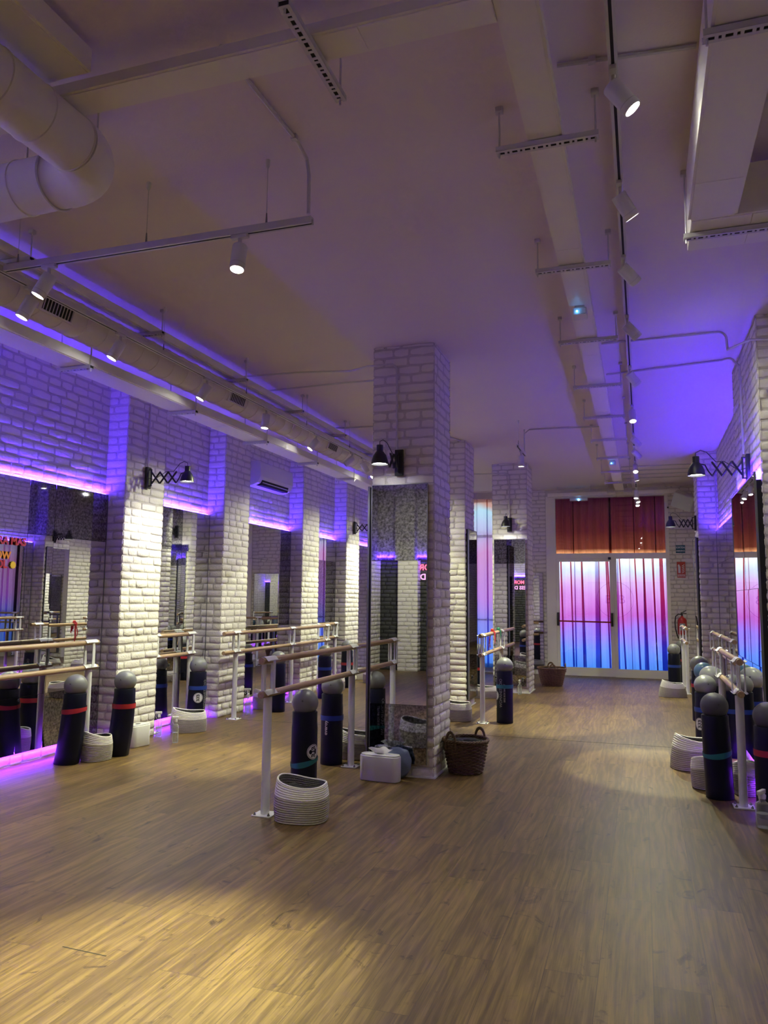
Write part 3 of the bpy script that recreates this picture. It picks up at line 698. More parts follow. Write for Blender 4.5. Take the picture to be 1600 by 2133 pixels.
# ------------------------------------------------------------------ light tracks and spots
def track(label, x0, x1, y0, y1, z, rods=()):
    t = thing('light_track', label, 'light track', ((x0+x1)/2, (y0+y1)/2, z))
    b = MB(); g = MB(); w = .0175
    if y1-y0 > x1-x0:
        x = (x0+x1)/2; b.box(x-w, x-.006, y0, y1, z-.033, z); b.box(x+.006, x+w, y0, y1, z-.033, z); b.box(x-.006, x+.006, y0, y1, z-.010, z)
        g.box(x-.0058, x+.0058, y0+.005, y1-.005, z-.0315, z-.0105)
    else:
        y = (y0+y1)/2; b.box(x0, x1, y-w, y-.006, z-.033, z); b.box(x0, x1, y+.006, y+w, z-.033, z); b.box(x0, x1, y-.006, y+.006, z-.010, z)
        g.box(x0+.005, x1-.005, y-.0058, y+.0058, z-.0315, z-.0105)
    part('track_rail', b, 'metal', t, world=True, smooth=False); part('track_groove', g, 'slot', t, world=True, smooth=False)
    for x, y in rods:
        c = MB(); c.cyl((x, y, z+.05), (x, y, H-.03), .0018, 5); part('suspension_wire', c, 'metal', t, world=True)
        c = MB(); c.cyl((x, y, z), (x, y, z+.055), .006, 8, r2=.003); part('wire_gripper', c, 'steel', t, world=True)
        c = MB(); c.lathe([(.003, -.045), (.010, -.03), (.012, 0)], 10, Matrix.Translation((x, y, H))); part('ceiling_cup', c, 'plastic', t, world=True)
    return t
track('long white lighting track down the right half of the ceiling', -.07, -.035, -1.0, 12.4, 3.385)
track('long suspended lighting track beside the left round duct', -3.2175, -3.1825, 2.6, 13.6, 3.095, [(-3.2, y) for y in (4.577, 5.8, 7.07, 8.29, 9.5, 10.7, 11.9)])
track('suspended lighting track crossing the upper left of the room', -3.18, -1.40, 3.09, 3.125, 3.10, [(-2.30, 3.107), (-1.635, 3.107), (-3.1, 3.107)])
track('short suspended lighting track in front of the far pillar', -1.33, -1.295, 8.75, 9.35, 3.13, [(-1.3125, 8.8), (-1.3125, 9.3)])
t = track('far lighting track near the exit', -.07, -.035, 12.6, 14.1, 3.20, [(-.0525, 12.8), (-.0525, 13.9)])

def head_mesh():
    body = MB(); body.lathe([(.006, .062), (.034, .062), (.036, .058), (.036, -.062), (.0335, -.066), (.031, -.066), (.031, -.052)], 28)
    lens = MB(); lens.lathe([(.0008, -.058), (.0305, -.0575), (.0305, -.056), (.0008, -.056)], 24)
    ring = MB(); ring.lathe([(.0362, -.040), (.0370, -.040), (.0370, -.037), (.0362, -.037)], 28)
    ad = MB(); ad.rbox(-.014, .014, -.045, .045, -.018, 0, .006)
    st = MB(); st.cyl((0, 0, -.016), (0, 0, -.065), .009, 10)
    kn = MB(); kn.lathe([(.011, -.012), (.013, 0), (.011, .012)], 12)
    return [m.mesh('spot_'+n) for n, m in (('body', body), ('lens', lens), ('ring', ring), ('adapter', ad), ('stem', st), ('knuckle', kn))]
HM = head_mesh()
off_lens = HM[1].copy()
NL = [0]
SPOTCOL = (.97, 1.0, .62); SPILL = .44; SPK = .30
def spot(label, x, y, z, target, on=True, watt=80, cone=46, group='white track spotlights', tall=True, blend=.35, col=SPOTCOL):
    axisrot = 0 if tall else pi/2
    t = thing('track_spotlight', label, 'spotlight', (x, y, z), 0, group)
    link('track_adapter', HM[3], M['metal'], t, rot=(0, 0, axisrot)); link('stem', HM[4], M['metal'], t); link('knuckle', HM[5], M['metal'], t, loc=(0, 0, -.068), rot=(0, pi/2, 0))
    piv = Vector((x, y, z-.072)); d = (Vector(target)-piv).normalized()
    q = (-d).to_track_quat('Z', 'Y'); e = q.to_euler(); c = d*.045
    b = link('lamp_body', HM[0], M['plastic'], t, loc=tuple(Vector((0, 0, -.072))+c), rot=e)
    link('trim_ring', HM[2], M['metal'], b)
    if on:
        link('lens', HM[1], M['lens_on'], b)
        li = bpy.data.lights.new('spot_beam', 'SPOT'); li.energy = watt*SPK; li.spot_size = rad(cone); li.spot_blend = blend; li.shadow_soft_size = .024; li.color = col
        lo = bpy.data.objects.new('spot_beam', li); C.objects.link(lo); lo.parent = b; lo.location = (0, 0, -.072)
        sp = bpy.data.lights.new('spot_spill', 'SPOT'); sp.energy = min(watt, 130)*SPILL; sp.spot_size = rad(98); sp.spot_blend = 1; sp.shadow_soft_size = .028; sp.color = col  # second wide beam added to each lit head to lift the ambient light
        so = bpy.data.objects.new('spot_spill', sp); C.objects.link(so); so.parent = b; so.location = (0, 0, -.074)
    else: link('lens', off_lens, M['lens_off'], b)
    return t
zt = 3.352
R = 'white spotlight on the right ceiling track, '
spot(R+'lit, nearest to the camera', -.052, 2.86, zt, (.9, 3.0, 2.0), watt=7, cone=50)
spot(R+'lit, second from the camera', -.052, 3.70, zt, (1.0, 4.5, 1.6), watt=8, cone=50)
spot(R+'unlit, third from the camera', -.052, 4.545, zt, (.7, 5.1, 2.5), on=False)
spot(R+'lit, fourth from the camera', -.052, 5.54, zt, (.75, 5.9, 2.4), watt=14, cone=50)
spot(R+'unlit, fifth from the camera', -.052, 6.78, zt, (.5, 7.2, 2.6), on=False)
spot(R+'lit, sixth from the camera', -.052, 8.17, zt, (.15, 6.9, 0), watt=520, cone=30)
spot(R+'unlit, seventh from the camera', -.052, 9.56, zt, (.5, 10.0, 2.7), on=False)
spot(R+'unlit, eighth from the camera', -.052, 10.38, zt, (.5, 10.9, 2.7), on=False)
spot(R+'lit, ninth from the camera', -.052, 11.5, zt, (.1, 9.5, 0), watt=260)
spot(R+'lit, tenth from the camera', -.052, 12.2, zt, (.5, 12.6, .3), watt=50)
R = 'white spotlight on the far track near the exit, '
spot(R+'its nearest lit one', -.052, 12.9, 3.167, (-.2, 12.2, 0), watt=40)
spot(R+'its middle lit one', -.052, 13.45, 3.167, (.5, 12.8, .8), watt=40)
spot(R+'its farthest lit one', -.052, 13.95, 3.167, (.3, 12.9, .2), watt=40)
zt = 3.062
R = 'white spotlight on the left suspended track, '
spot(R+'lit, at the left edge of view', -3.2, 3.32, zt, (-4.1, 2.7, .5), watt=50, cone=40)
spot(R+'lit, second in view, near the duct grille', -3.2, 4.10, zt, (-4.2, 3.4, .6), watt=60, cone=40)
spot(R+'lit, third in view', -3.2, 5.17, zt, (-4.3, 4.5, .6), watt=70, cone=38)
spot(R+'lit, fourth in view', -3.2, 6.18, zt, (-3.45, 5.93, 0), watt=700, cone=34, blend=.8)
spot(R+'lit, fifth in view, above the lamp', -3.2, 7.32, zt, (-4.6, 6.4, .75), watt=135, cone=36)
spot(R+'unlit, tilted to the left, sixth in view', -3.2, 8.38, zt, (-3.9, 8.0, 2.3), on=False)
spot('spotlight on the left track hidden behind the middle pillar', -3.2, 9.3, zt, (-4.6, 8.35, .8), watt=115, cone=36)
spot('farther spotlight on the left track hidden behind the pillars', -3.2, 11.1, zt, (-4.6, 10.4, .85), watt=150, cone=36)
spot('farthest spotlight on the left track hidden behind the pillars', -3.2, 12.9, zt, (-4.6, 12.1, .9), watt=150, cone=38)
spot('white lit spotlight hanging alone on the cross track, pointing down', -1.773, 3.107, 3.067, (-1.74, 2.52, 0), watt=1500, cone=37, tall=False, blend=1)
spot('white lit spotlight on the cross track near the left duct', -2.89, 3.107, 3.067, (-3.9, 2.5, .6), watt=60, cone=55, tall=False)
spot('white lit spotlight on the short track before the far pillar', -1.3125, 9.0, 3.097, (-1.3, 9.2, 0), watt=420, cone=50)
# unseen heads added round the camera to bounce light off the walls
spot('spotlight on the left track behind the camera, aimed at the side wall', -3.2, 1.2, 3.35, (-4.8, 1.6, 2.6), watt=70, cone=70)
spot('spotlight on the right track above the camera', -.052, 1.2, 3.352, (-.6, 2.2, 0), watt=55, cone=60)
spot('spotlight behind the camera aimed at a pilaster', -3.2, .2, 3.35, (-4.2, -2.3, 1.3), watt=110, cone=40)
spot('spotlight on the right track behind the camera', -.052, -.6, 3.352, (-.9, -1.0, 0), watt=60, cone=70)
# fill heads added on the left track to brighten the pillars
spot('spotlight on the left track aimed at the far pillar', -3.2, 10.2, zt, (-1.95, 11.6, .9), watt=110, cone=44)
spot('spotlight on the left track aimed at the second pillar', -3.2, 8.75, zt, (-2.4, 9.7, 1.2), watt=70, cone=40)

# ------------------------------------------------------------------ scissor wall lamps (local: plate on a wall facing -Y, arm reaching -Y)
def scissor_lamp(label, loc, rz, ext=.36, cells=3, swing=0, watt=16):
    t = thing('scissor_wall_lamp', label, 'wall lamp', loc, rz, 'black scissor wall lamps')
    p = MB(); p.rbox(-.035, .035, -.028, 0, -.105, .105, .006); p.box(-.037, .037, -.030, -.003, -.004, .004); part('wall_plate', p, 'black', t)
    p = MB(); p.cyl((0, -.052, -.085), (0, -.052, .085), .007, 8)
    for z in (-.08, .08): p.cyl((0, -.02, z), (0, -.055, z), .006, 6)
    part('hinge_rod', p, 'black', t)
    dirv = Vector((sin(swing), -cos(swing), 0)); o0 = Vector((0, -.055, 0)); hh = .056; L = (ext-.04)/cells
    a = MB(); rv = MB()
    for k in range(cells):
        for s, off in ((1, .004), (-1, -.004)):
            p0 = o0+dirv*(k*L); p1 = o0+dirv*((k+1)*L); side = Vector((dirv.y, -dirv.x, 0))*off
            a.tube([tuple(p0+side+Vector((0, 0, s*hh))), tuple(p1+side+Vector((0, 0, -s*hh)))], .0095, 6, flat=.9)
        for z in (-hh, 0, hh):
            m = o0+dirv*((k+(.5 if z == 0 else 1))*L); rv.sphere((m.x, m.y, z), .0065, 8, 5)
    e = o0+dirv*(cells*L)
    a.tube([tuple(e+Vector((0, 0, -hh))), tuple(e+dirv*.03+Vector((0, 0, -.01))), tuple(e+dirv*.05+Vector((0, 0, .035))), tuple(e+dirv*.085+Vector((0, 0, .045)))], .0055, 6)
    part('scissor_arm', a, 'black', t); part('rivets', rv, 'steel', t)
    s = e+dirv*.115+Vector((0, 0, .045))
    sh = MB(); sh.lathe([(.012, .062), (.026, .060), (.026, .012), (.034, .002), (.050, -.022), (.062, -.055), (.067, -.092), (.0645, -.092), (.058, -.05), (.045, -.022), (.02, 0)], 32)
    so = part('lamp_shade', sh, 'black', t, loc=tuple(s))
    b = MB(); b.lathe([(.0008, -.085), (.03, -.083), (.062, -.078), (.0008, -.06)], 24); part('bulb', b, 'bulb', so)
    c = MB(); top = s+Vector((0, 0, .06)); pk = e-dirv*.03+Vector((0, 0, hh))
    c.tube([tuple(top), tuple(top+Vector((0, 0, .03))), tuple(top-dirv*.035+Vector((0, 0, .048))), tuple(top-dirv*.08+Vector((0, 0, .03))), tuple(pk)]
           + [tuple(o0+dirv*(ext-.04)*f+Vector((0, 0, .02-.05*sin(f*9)))) for f in (.6, .35, .1)]+[(0, -.02, 0)], .003, 6); part('cable', c, 'black', t)
    li = bpy.data.lights.new('lamp_light', 'SPOT'); li.energy = watt; li.spot_size = rad(140); li.spot_blend = .6; li.shadow_soft_size = .05; li.color = (1, .97, .85)
    lo = bpy.data.objects.new('lamp_light', li); C.objects.link(lo); lo.parent = so; lo.location = (0, 0, -.10)
    return t
scissor_lamp('black scissor lamp on the nearest left pilaster', (-4.582, 6.37, 2.51), pi/2, ext=.30, swing=.12, watt=17)
scissor_lamp('black scissor lamp on the fourth left pilaster', (-4.582, 12.14, 2.54), pi/2, ext=.30, watt=17)
scissor_lamp('black lamp folded against the middle brick pillar above its mirror', (-1.825, 5.855, 2.44), 0, ext=.13, cells=2, swing=-.45, watt=10)
scissor_lamp('small black lamp above the mirror of the far pillar', (-1.87, 11.58, 2.48), 0, ext=.12, cells=2, swing=-.1, watt=14)
scissor_lamp('large black scissor lamp on the near right pilaster', (.812, 6.47, 2.385), -pi/2, ext=.255, swing=.0, watt=10)
scissor_lamp('smaller black scissor lamp on the far right pilaster by the exit', (.742, 11.60, 2.45), -pi/2, ext=.21, watt=10)

# ------------------------------------------------------------------ wall and ceiling devices
t = thing('air_conditioner', 'white wall air conditioner between two left pilasters', 'air conditioner', (XL+.02, 9.18, 2.72))
a = MB(); DZ = .06; prof = [(XL+.02, 2.73), (XL+.02, 3.04), (XL+.20, 3.04), (XL+.235, 3.02), (XL+.24, 2.84), (XL+.20, 2.76), (XL+.12, 2.73)]
a.prism([(x, z+DZ) for x, z in prof], 8.74, 9.70); part('casing', a, 'plastic', t, world=True, ang=25)
a = MB(); a.box(XL+.14, XL+.222, 8.82, 9.60, 2.735, 2.80, None); a.v = [(x+(.0 if z > 2.77 else -.015), y, z+DZ) for x, y, z in a.v]; part('air_outlet', a, 'slot', t, world=True, smooth=False)
a = MB(); a.box(XL+.16, XL+.225, 8.84, 9.58, 2.765+DZ, 2.772+DZ); part('flap', a, 'plastic', t, world=True, smooth=False)
a = MB(); a.rbox(XL+.012, XL+.07, 8.50, 8.62, 2.70, 3.41, .008); solo('pipe_cover', a, 'plastic', 'white vertical pipe cover left of the air conditioner', 'pipe cover', loc=(XL+.04, 8.56, 2.70))
def emergency_light(label, loc, rz=0, wall=False):
    t = thing('emergency_light', label, 'emergency light', loc, rz, 'white emergency lights')
    a = MB(); a.rbox(-.045, .045, -.055, .055, -.05, 0, .012); part('housing', a, 'plastic', t)
    a = MB(); a.rbox(-.040, .040, -.066, -.052, -.046, -.008, .006); part('diffuser', a, 'bottle', t)
    a = MB(); a.sphere((-.015, -.068, -.03), .006, 10, 6); part('indicator', a, 'blue_dot', t, label='small blue light')
    a = MB(); a.box(-.03, .03, -.04, .04, 0, .015); part('bracket', a, 'metal', t)
emergency_light('white emergency light with a blue dot under the middle trunking', (-.335, 4.98, 3.225))
emergency_light('small white emergency light with a blue dot farther along the middle trunking', (-.335, 10.75, 3.225))
t = thing('emergency_light', 'flat white emergency light with a blue dot over the exit door', 'emergency light', (-1.06, 14.42, 3.20), 0, 'white emergency lights')
a = MB(); a.rbox(-.16, .16, -.04, .04, -.03, .03, .01); part('housing', a, 'plastic', t); a = MB(); a.sphere((0, -.045, -.015), .016, 12, 8); part('indicator', a, 'blue_dot', t)
# loudspeaker on the right of the exit
t = thing('wall_speaker', 'white tilted loudspeaker high in the corner right of the exit', 'speaker', (.715, 14.15, 3.08), 0)
mt = Euler((rad(20), rad(22), rad(-12))).to_matrix().to_4x4() @ Matrix.Scale(1.3, 4)
a = MB(); a.rbox(-.135, .135, -.07, .10, -.10, .10, .02, mat=mt); part('cabinet', a, 'plastic', t)
a = MB(); a.rbox(-.128, .128, -.078, -.068, -.093, .093, .004, mat=mt); part('grille', a, 'speaker', t)
a = MB(); a.lathe([(.0005, .0), (.012, 0), (.012, .003), (.0005, .003)], 16, mt @ Matrix.Translation((.10, -.079, -.0)) @ Matrix.Rotation(pi/2, 4, 'X')); part('badge', a, 'print', t)
a = MB(); a.cyl((.04, .05, .02), (.03, .5, .02), .012, 8); part('mount', a, 'metal', t)
t = thing('security_camera', 'tiny white security camera on the exit frame', 'camera', (.475, 14.62, 3.03))
a = MB(); a.cyl((0, .04, .02), (0, -.02, 0), .02, 12); part('camera_body', a, 'plastic', t); a = MB(); a.sphere((-.005, -.03, -.005), .015, 12, 8); part('camera_lens', a, 'black', t)
a = MB(); a.cyl((0, .04, .02), (0, .04, .18), .006, 6); part('camera_mount', a, 'plastic', t)
# signs
def sign(label, x0, x1, z0, z1, mat, y=YE-.026):
    t = thing('wall_sign', label, 'sign', ((x0+x1)/2, y, (z0+z1)/2))
    a = MB(); a.box(x0, x1, y-.004, y, z0, z1); part('sign_plate', a, mat, t, world=True, smooth=False); return t
t = sign('dark blue SORTIDA D\'EMERGÈNCIA sign right of the exit', .582, .738, 2.215, 2.352, 'sign_blue')
xs = .160
def sgt(t, s, size, dz, mat='print', sx=1, dx=0): part('sign_lettering', text_mesh(s, size, .0006, bold=.0012, sx=sx), mat, t, loc=(dx, -.005, dz), rot=R90, smooth=False)
sgt(t, 'SORTIDA', .046, .028, sx=.78); sgt(t, "D'EMERGÈNCIA", .032, -.032, sx=.66)
t = sign('red EXTINTOR fire extinguisher sign below the blue sign', .592, .732, 1.780, 2.058, 'sign_red')
sgt(t, 'EXTINTOR', .036, -.110, sx=.72)
a = MB(); a.box(-.063, .063, -.0052, -.0045, -.086, -.081); part('sign_line', a, 'print', t, smooth=False)
a = MB(); a.prism([(-.05, -.06), (-.012, -.06), (-.012, .05), (-.02, .07), (-.026, .075), (-.026, .09), (-.045, .095), (-.055, .08), (-.055, .06), (-.05, .05)], -.0055, -.0045); part('pictogram', a, 'print', t, smooth=False, label='white extinguisher symbol')
a = MB()
for k in range(5):
    z = -.06+k*.03; a.prism([(.012, z), (.028, z+.004), (.056, z+.03), (.05, z+.036), (.03, z+.018), (.012, z+.012)], -.0055, -.0045)
part('pictogram', a, 'print', t, smooth=False, label='white flame symbol')
# extinguisher
t = thing('fire_extinguisher', 'red fire extinguisher hanging on the end wall right of the exit', 'fire extinguisher', (.645, 14.58, .78))
a = MB(); a.lathe([(.02, 0), (.068, .005), (.076, .03), (.076, .25), (.06, .285), (.024, .31), (.020, .33)], 24); part('cylinder', a, 'ext_red', t)
a = MB(); [a.add([(.0768*sin(q), -.0768*cos(q), z) for q in (j*.13-.65, j*.13-.52) for z in (.08, .20)], [(0, 2, 3, 1)]) for j in range(10)]; part('instruction_label', a, 'print_dim', t)
a = MB(); a.cyl((0, 0, .32), (0, 0, .37), .014, 10); a.tube([(-.02, 0, .37), (.03, -.02, .375), (.075, -.03, .37)], .008, 6); a.tube([(-.02, 0, .38), (.03, -.02, .40), (.07, -.03, .425)], .007, 6); part('valve_handle', a, 'black', t)
a = MB(); a.tube([(0, -.01, .35), (-.06, -.02, .36), (-.105, -.03, .32), (-.12, -.03, .22), (-.115, -.03, .10), (-.09, -.03, .0), (-.07, -.03, -.06)], .010, 8); part('hose', a, 'black', t)
a = MB(); a.box(-.03, .03, .055, .10, .2, .26); part('wall_bracket', a, 'steel', t)
# small purple screen panel on a pillar side, reflected in the far mirror
# ------------------------------------------------------------------ ballet barres (local: bar along Y from 0, X across)
def cradle(z, L=.15, r=.0225, w=.050):
    """gull-wing saddle over a bar"""
    mb = MB(); out = []; t = .003
    for k in range(9):
        a = pi-pi*k/8; out.append((cos(a)*(r+.004), sin(a)*(r+.004)))
    top = [(-w, .006), (-w+.010, .0)]+[(-r-.010, .002)]+out[1:-1]+[(r+.010, .002)]+[(w-.010, .0), (w, .006)]
    bot = [(x*(1 if abs(x) > r else .93), zz-t if abs(x) > r else zz*.87) for x, zz in top][::-1]
    poly = top+bot
    n = len(top); m = len(poly); vs = [(x, y, z+zz) for y in (-L/2, L/2) for x, zz in poly]
    fs = [(i, (i+1) % m, m+(i+1) % m, m+i) for i in range(m)]
    fs += [(i, m-1-i, m-2-i, i+1) for i in range(n-1)]+[(m+i, m+i+1, 2*m-2-i, 2*m-1-i) for i in range(n-1)]
    return mb.add(vs, fs)
def barre(label, loc, rz, L, stands, zl=.745, zt=.955, over=(0, 0)):
    t = thing('ballet_barre', label, 'ballet barre', loc, rz, 'white posted double ballet barres')
    for z in (zt, zl):
        b = MB(); b.cyl((0, 0, z), (0, L, z), .0215, 18); part('handrail', b, 'wood', t)
    for y in stands:
        p = MB(); p.cyl((0, y, .008), (0, y, zl-.018), .0275, 18); po = part('post', p, 'post', t)
        b = MB(); b.rbox(-.065, .065, y-.065, y+.065, 0, .008, .01); bp = part('base_plate', b, 'post', t)
        for sx in (-1, 1):
            for sy in (-1, 1):
                k = MB(); k.lathe([(.009, 0), (.009, .008), (.004, .009), (.004, .016)], 8, Matrix.Translation((sx*.048, y+sy*.048, .008))); part('bolt', k, 'steel', bp)
        for z in (zl, zt): part('bar_cradle', xf(cradle(z), lambda a, b_, c: (a, b_+y, c)), 'post', t, ang=25)
        for s in (-1, 1):
            u = MB(); u.box(-.004-.0, .004, y+s*.052-.011, y+s*.052+.011, zl+.02, zt-.022) if False else u.box(s*.040-.004, s*.040+.004, y-.052*0-.0125, y+.0125, zl+.002, zt+.002); part('upright', u, 'post', t, smooth=False)
            u = MB(); u.box(-.006, .006, y+s*.055-.012, y+s*.055+.012, zl+.020, zt-.02); part('upright', u, 'post', t, smooth=False)
    return t
barre('ballet barre in front of the middle pillar, nearest the camera', (-2.285, 4.44, 0), 0, 2.5, [.10, 1.61, 2.3])
barre('ballet barre before the nearest mirror at the left edge', (-4.53, 3.0, 0), 0, 2.70, [.35, 2.60])
barre('short ballet barre between the nearest and second left pilasters', (-4.70, 6.72, 0), 0, .78, [.06, .72])
barre('long ballet barre along the left wall under the air conditioner', (-4.38, 7.60, 0), rad(.8), 3.15, [.28, 1.80, 3.02])
barre('ballet barre beyond the third left pilaster', (-4.70, 10.8, 0), 0, .95, [.1, .85])
barre('ballet barre beside the far pillar with exercise bands hung on it', (-1.71, 8.50, 0), rad(1), 2.6, [.13, 1.5])
barre('nearest ballet barre along the right wall', (.60, 5.68, 0), 0, 1.45, [.12, 1.33])
barre('ballet barre along the right wall in the recess', (.86, 8.5, 0), 0, 2.6, [.1, 1.3, 2.5])
barre('farthest ballet barre on the right beside the fire extinguisher', (.60, 12.35, 0), 0, 1.3, [.12, 1.2])
barre('short ballet barre set crosswise by the end wall left of the exit', (-1.80, 14.3, 0), pi/2, .75, [.30])
# bands on the barre by the far pillar
def hung_band(label, x, y, z, mat, drop, seed):
    rnd = random.Random(seed); mb = MB()
    for k in range(3):
        o = (k-1)*.022; pts = []
        for i in range(10):
            f = i/9
            if i < 4: a = pi*(i/3); pts.append((x+.03*cos(a), y+o, z+.028*sin(a)+.004*k))
            else: g = (i-3)/6; pts.append((x-.034+.01*sin(g*5+k), y+o+.012*sin(g*4+k*2), z-drop*g*(1-.15*k)))
        pts = [(x+.034, y+o, z-drop*.5*(1-.2*k))]+pts; mb.tube(pts, .011, 6, flat=.25)
    mb.sphere((x, y, z+.035), .022, 10, 6)
    return solo('exercise_band', mb, mat, label, 'exercise band', loc=(x, y, z))
hung_band('red elastic band knotted over the barre by the far pillar', -1.725, 9.32, .958, 'red', .25, 1)
hung_band('green elastic band knotted over the barre by the far pillar', -1.735, 9.78, .958, 'green', .18, 2)

# ------------------------------------------------------------------ rolled mats and balls
RR, RH = .090, .565
def roll_mesh(flare, seed):
    """mat rolled up on end: spiral outside with an overlapping edge; flare splays the foot"""
    mb = MB(); n = 56; rows = [0, .004, .06, .2, .35, RH*.80, RH*.86, RH-.006, RH]; vs = []; fs = []
    for k, z in enumerate(rows):
        g = (1-z/RH)
        for i in range(n):
            a = 2*pi*i/n; r = RR*(1+.035*(i/n))-(.003 if k in (0, len(rows)-1) else 0)
            r += -.003*(z > RH*.84)
            vs.append((r*cos(a)*(1+flare*.25*g)-flare*.10*g*g, r*sin(a), z))
    for k in range(len(rows)-1):
        for i in range(n): j = (i+1) % n; fs.append((k*n+i, k*n+j, (k+1)*n+j, (k+1)*n+i))
    fs.append(tuple(range(n))[::-1]); m = len(rows)-1; top = [m*n+i for i in range(n)]
    # rolled end: sunken spiral
    cen = len(vs); vs += [(vs[q][0]*.86, vs[q][1]*.86, RH) for q in top]; vs += [(vs[q][0]*.5, vs[q][1]*.5, RH-.02) for q in top]
    for i in range(n):
        j = (i+1) % n; fs.append((top[i], top[j], cen+j, cen+i)); fs.append((cen+i, cen+j, cen+n+j, cen+n+i))
    fs.append(tuple(cen+n+i for i in range(n)))
    return mb.add(vs, fs)
SPI = MB(); SPI.tube([((.012+.0105*a/ (2*pi))*cos(a), (.012+.0105*a/(2*pi))*sin(a), RH-.0165) for a in [k*.35 for k in range(90)]], .0022, 4)
def mat_roll(label, loc, band, bz, logo=None, flare=0, face=None, wave=0, tilt=0, group='dark rolled exercise mats standing on end', word=True):
    """logo: direction (radians, world) the printed badge faces"""
    t = thing('rolled_exercise_mat', label, 'exercise mat', loc, 0, group); t.rotation_euler = (0, tilt, 0)
    part('mat_roll', roll_mesh(flare, 1), 'navy', t, ang=50)
    if band:
        mb = MB(); n = 60; vs = []; hw = .020
        R1 = RR*1.035+.0022
        for i in range(n):
            a = 2*pi*i/n; g = (1-bz/RH); wv = wave*sin(a*1+.8)*.022; h = hw*(1-(.45*wave)*(.5+.5*sin(a*2+1)))
            x = R1*cos(a)*(1+flare*.25*g)-flare*.10*g*g; y = R1*sin(a)
            vs += [(x, y, bz+wv-h), (x*1.008, y*1.008, bz+wv), (x, y, bz+wv+h)]
        fs = []
        for i in range(n):
            j = (i+1) % n; fs += [(i*3, j*3, j*3+1, i*3+1), (i*3+1, j*3+1, j*3+2, i*3+2)]
        mb.add(vs, fs); part('elastic_band', mb, band, t)
    if logo is not None:
        R1 = RR*1.035+.0012; zc = .30
        ring = MB(); n = 40
        def annulus(r0, r1, zoff=0):
            v = []; f = []
            for i in range(n):
                a = 2*pi*i/n; v += [(r0*cos(a), r0*sin(a), zoff), (r1*cos(a), r1*sin(a), zoff)]
            for i in range(n): j = (i+1) % n; f.append((2*i, 2*i+1, 2*j+1, 2*j))
            return v, f
        ring.add(*annulus(.047, .051)); ring.add(*annulus(.0005, .044)); wrap(ring, R1, logo, zc)
        part('round_badge', ring, 'print', t, smooth=False, label='white round B3B badge')
        part('badge_lettering', wrap(text_mesh('B3B', .046, 0, bold=.0012), R1+.0008, logo, zc), 'navy', t, smooth=False)
        if word:
            la = logo+.078/R1
            part('lettering', wrap(text_mesh('WOMANSTUDIO', .047, 0, sx=.86), R1, la, zc+.03), 'print_dim', t, smooth=False)
            part('lettering', wrap(text_mesh('BIKE BOX BALLET', .027, 0, bold=.0006, sx=.92), R1, la+.042/R1, zc+.03), 'print_dim', t, smooth=False)
    if face is not None:
        part('lettering', wrap(text_mesh('everoy', .042, 0, bold=.0012), RR*1.035+.0012, face, .43 if band != 'blue' else .30), 'print', t, smooth=False)
    return t
BM = MB(); BM.sphere((0, 0, 0), .093, 40, 24, .97); BMe = BM.mesh('ball')
NZ = MB(); NZ.lathe([(.0005, .0), (.006, 0), (.006, .003), (.0005, .003)], 10); NZm = NZ.mesh('valve')
def ball(label, x, y, z, mat='ball', s=1, group='grey exercise balls resting on rolled mats'):
    t = thing('exercise_ball', label, 'exercise ball', (x, y, z), 0, group)
    o = link('ball_shell', BMe if mat == 'ball' else BMe.copy(), None, t, (0, 0, .0902*s)); o.scale = (s,)*3
    if not o.data.materials: o.data.materials.append(M[mat])
    elif mat != 'ball': o.data.materials[0] = M[mat]
    v = link('valve_plug', NZm, M['ball_dark'], t, (.02*s, -.089*s, .11*s), (pi/2, 0, 0))
    return t
BZ = RH-.030
def combo(where, x, y, band, bz, logo=None, flare=0, face=None, wave=0, bmat='ball', bs=1, tilt=0):
    bn = {'red': 'red', 'teal': 'teal', 'blue': 'blue', None: 'no'}[band]
    mat_roll('navy rolled mat, %s band%s, %s' % (bn, ' and badge' if logo is not None else '', where), (x, y, 0), band, bz, logo, flare, face, wave, tilt)
    ball('%s ball on mat %s' % ({'ball': 'grey', 'ball_dark': 'dark grey', 'ball_light': 'pale grey', 'ball_blue': 'blue'}[bmat], where), x+sin(tilt)*BZ, y, BZ, bmat, bs)
combo('behind the rope basket at the nearest barre', -2.27, 5.09, 'teal', .225, logo=-.42, wave=1)
combo('next to the second post of the nearest barre', -2.475, 6.10, 'blue', .375, face=-1.75)
combo('at the left edge in front of the mirror', -4.43, 5.33, 'red', .43, flare=.55, face=2.9, wave=.5)
combo('leaning near the foot of the nearest pilaster', -4.27, 5.76, 'red', .42, flare=.55)
combo('between the nearest and second left pilasters', -4.525, 7.34, 'blue', .40, logo=-.95, flare=.3)
combo('under the long left barre left of its middle post', -4.20, 8.60, 'red', .27)
combo('under the far end of the long left barre', -4.17, 9.98, 'blue', .40)
combo('in front of the fourth left pilaster', -4.35, 11.3, 'red', .36)
combo('beside the barre of the far pillar', -1.49, 8.78, 'teal', .40, logo=-2.7)
combo('between the second and far pillars, near the window', -2.30, 11.3, 'red', .36)
combo('near the right wall, closest to the camera', .475, 6.02, 'teal', .305, wave=.8, bmat='ball_dark', tilt=-.03)
combo('near the right wall behind the closest one', .50, 7.45, 'blue', .42, logo=-2.25)
combo('at the right edge beside the spray bottle', .745, 5.60, 'red', .40, bmat='ball_dark')
combo('in the right recess, front of the row', .60, 8.10, 'blue', .42, logo=-1.9, bmat='ball_light', bs=1.18)
combo('in the right recess, middle of the row', .585, 8.85, 'blue', .40, bmat='ball_blue', bs=1.05)
combo('in the right recess, back of the row', .60, 9.75, 'red', .40, bs=1.1)
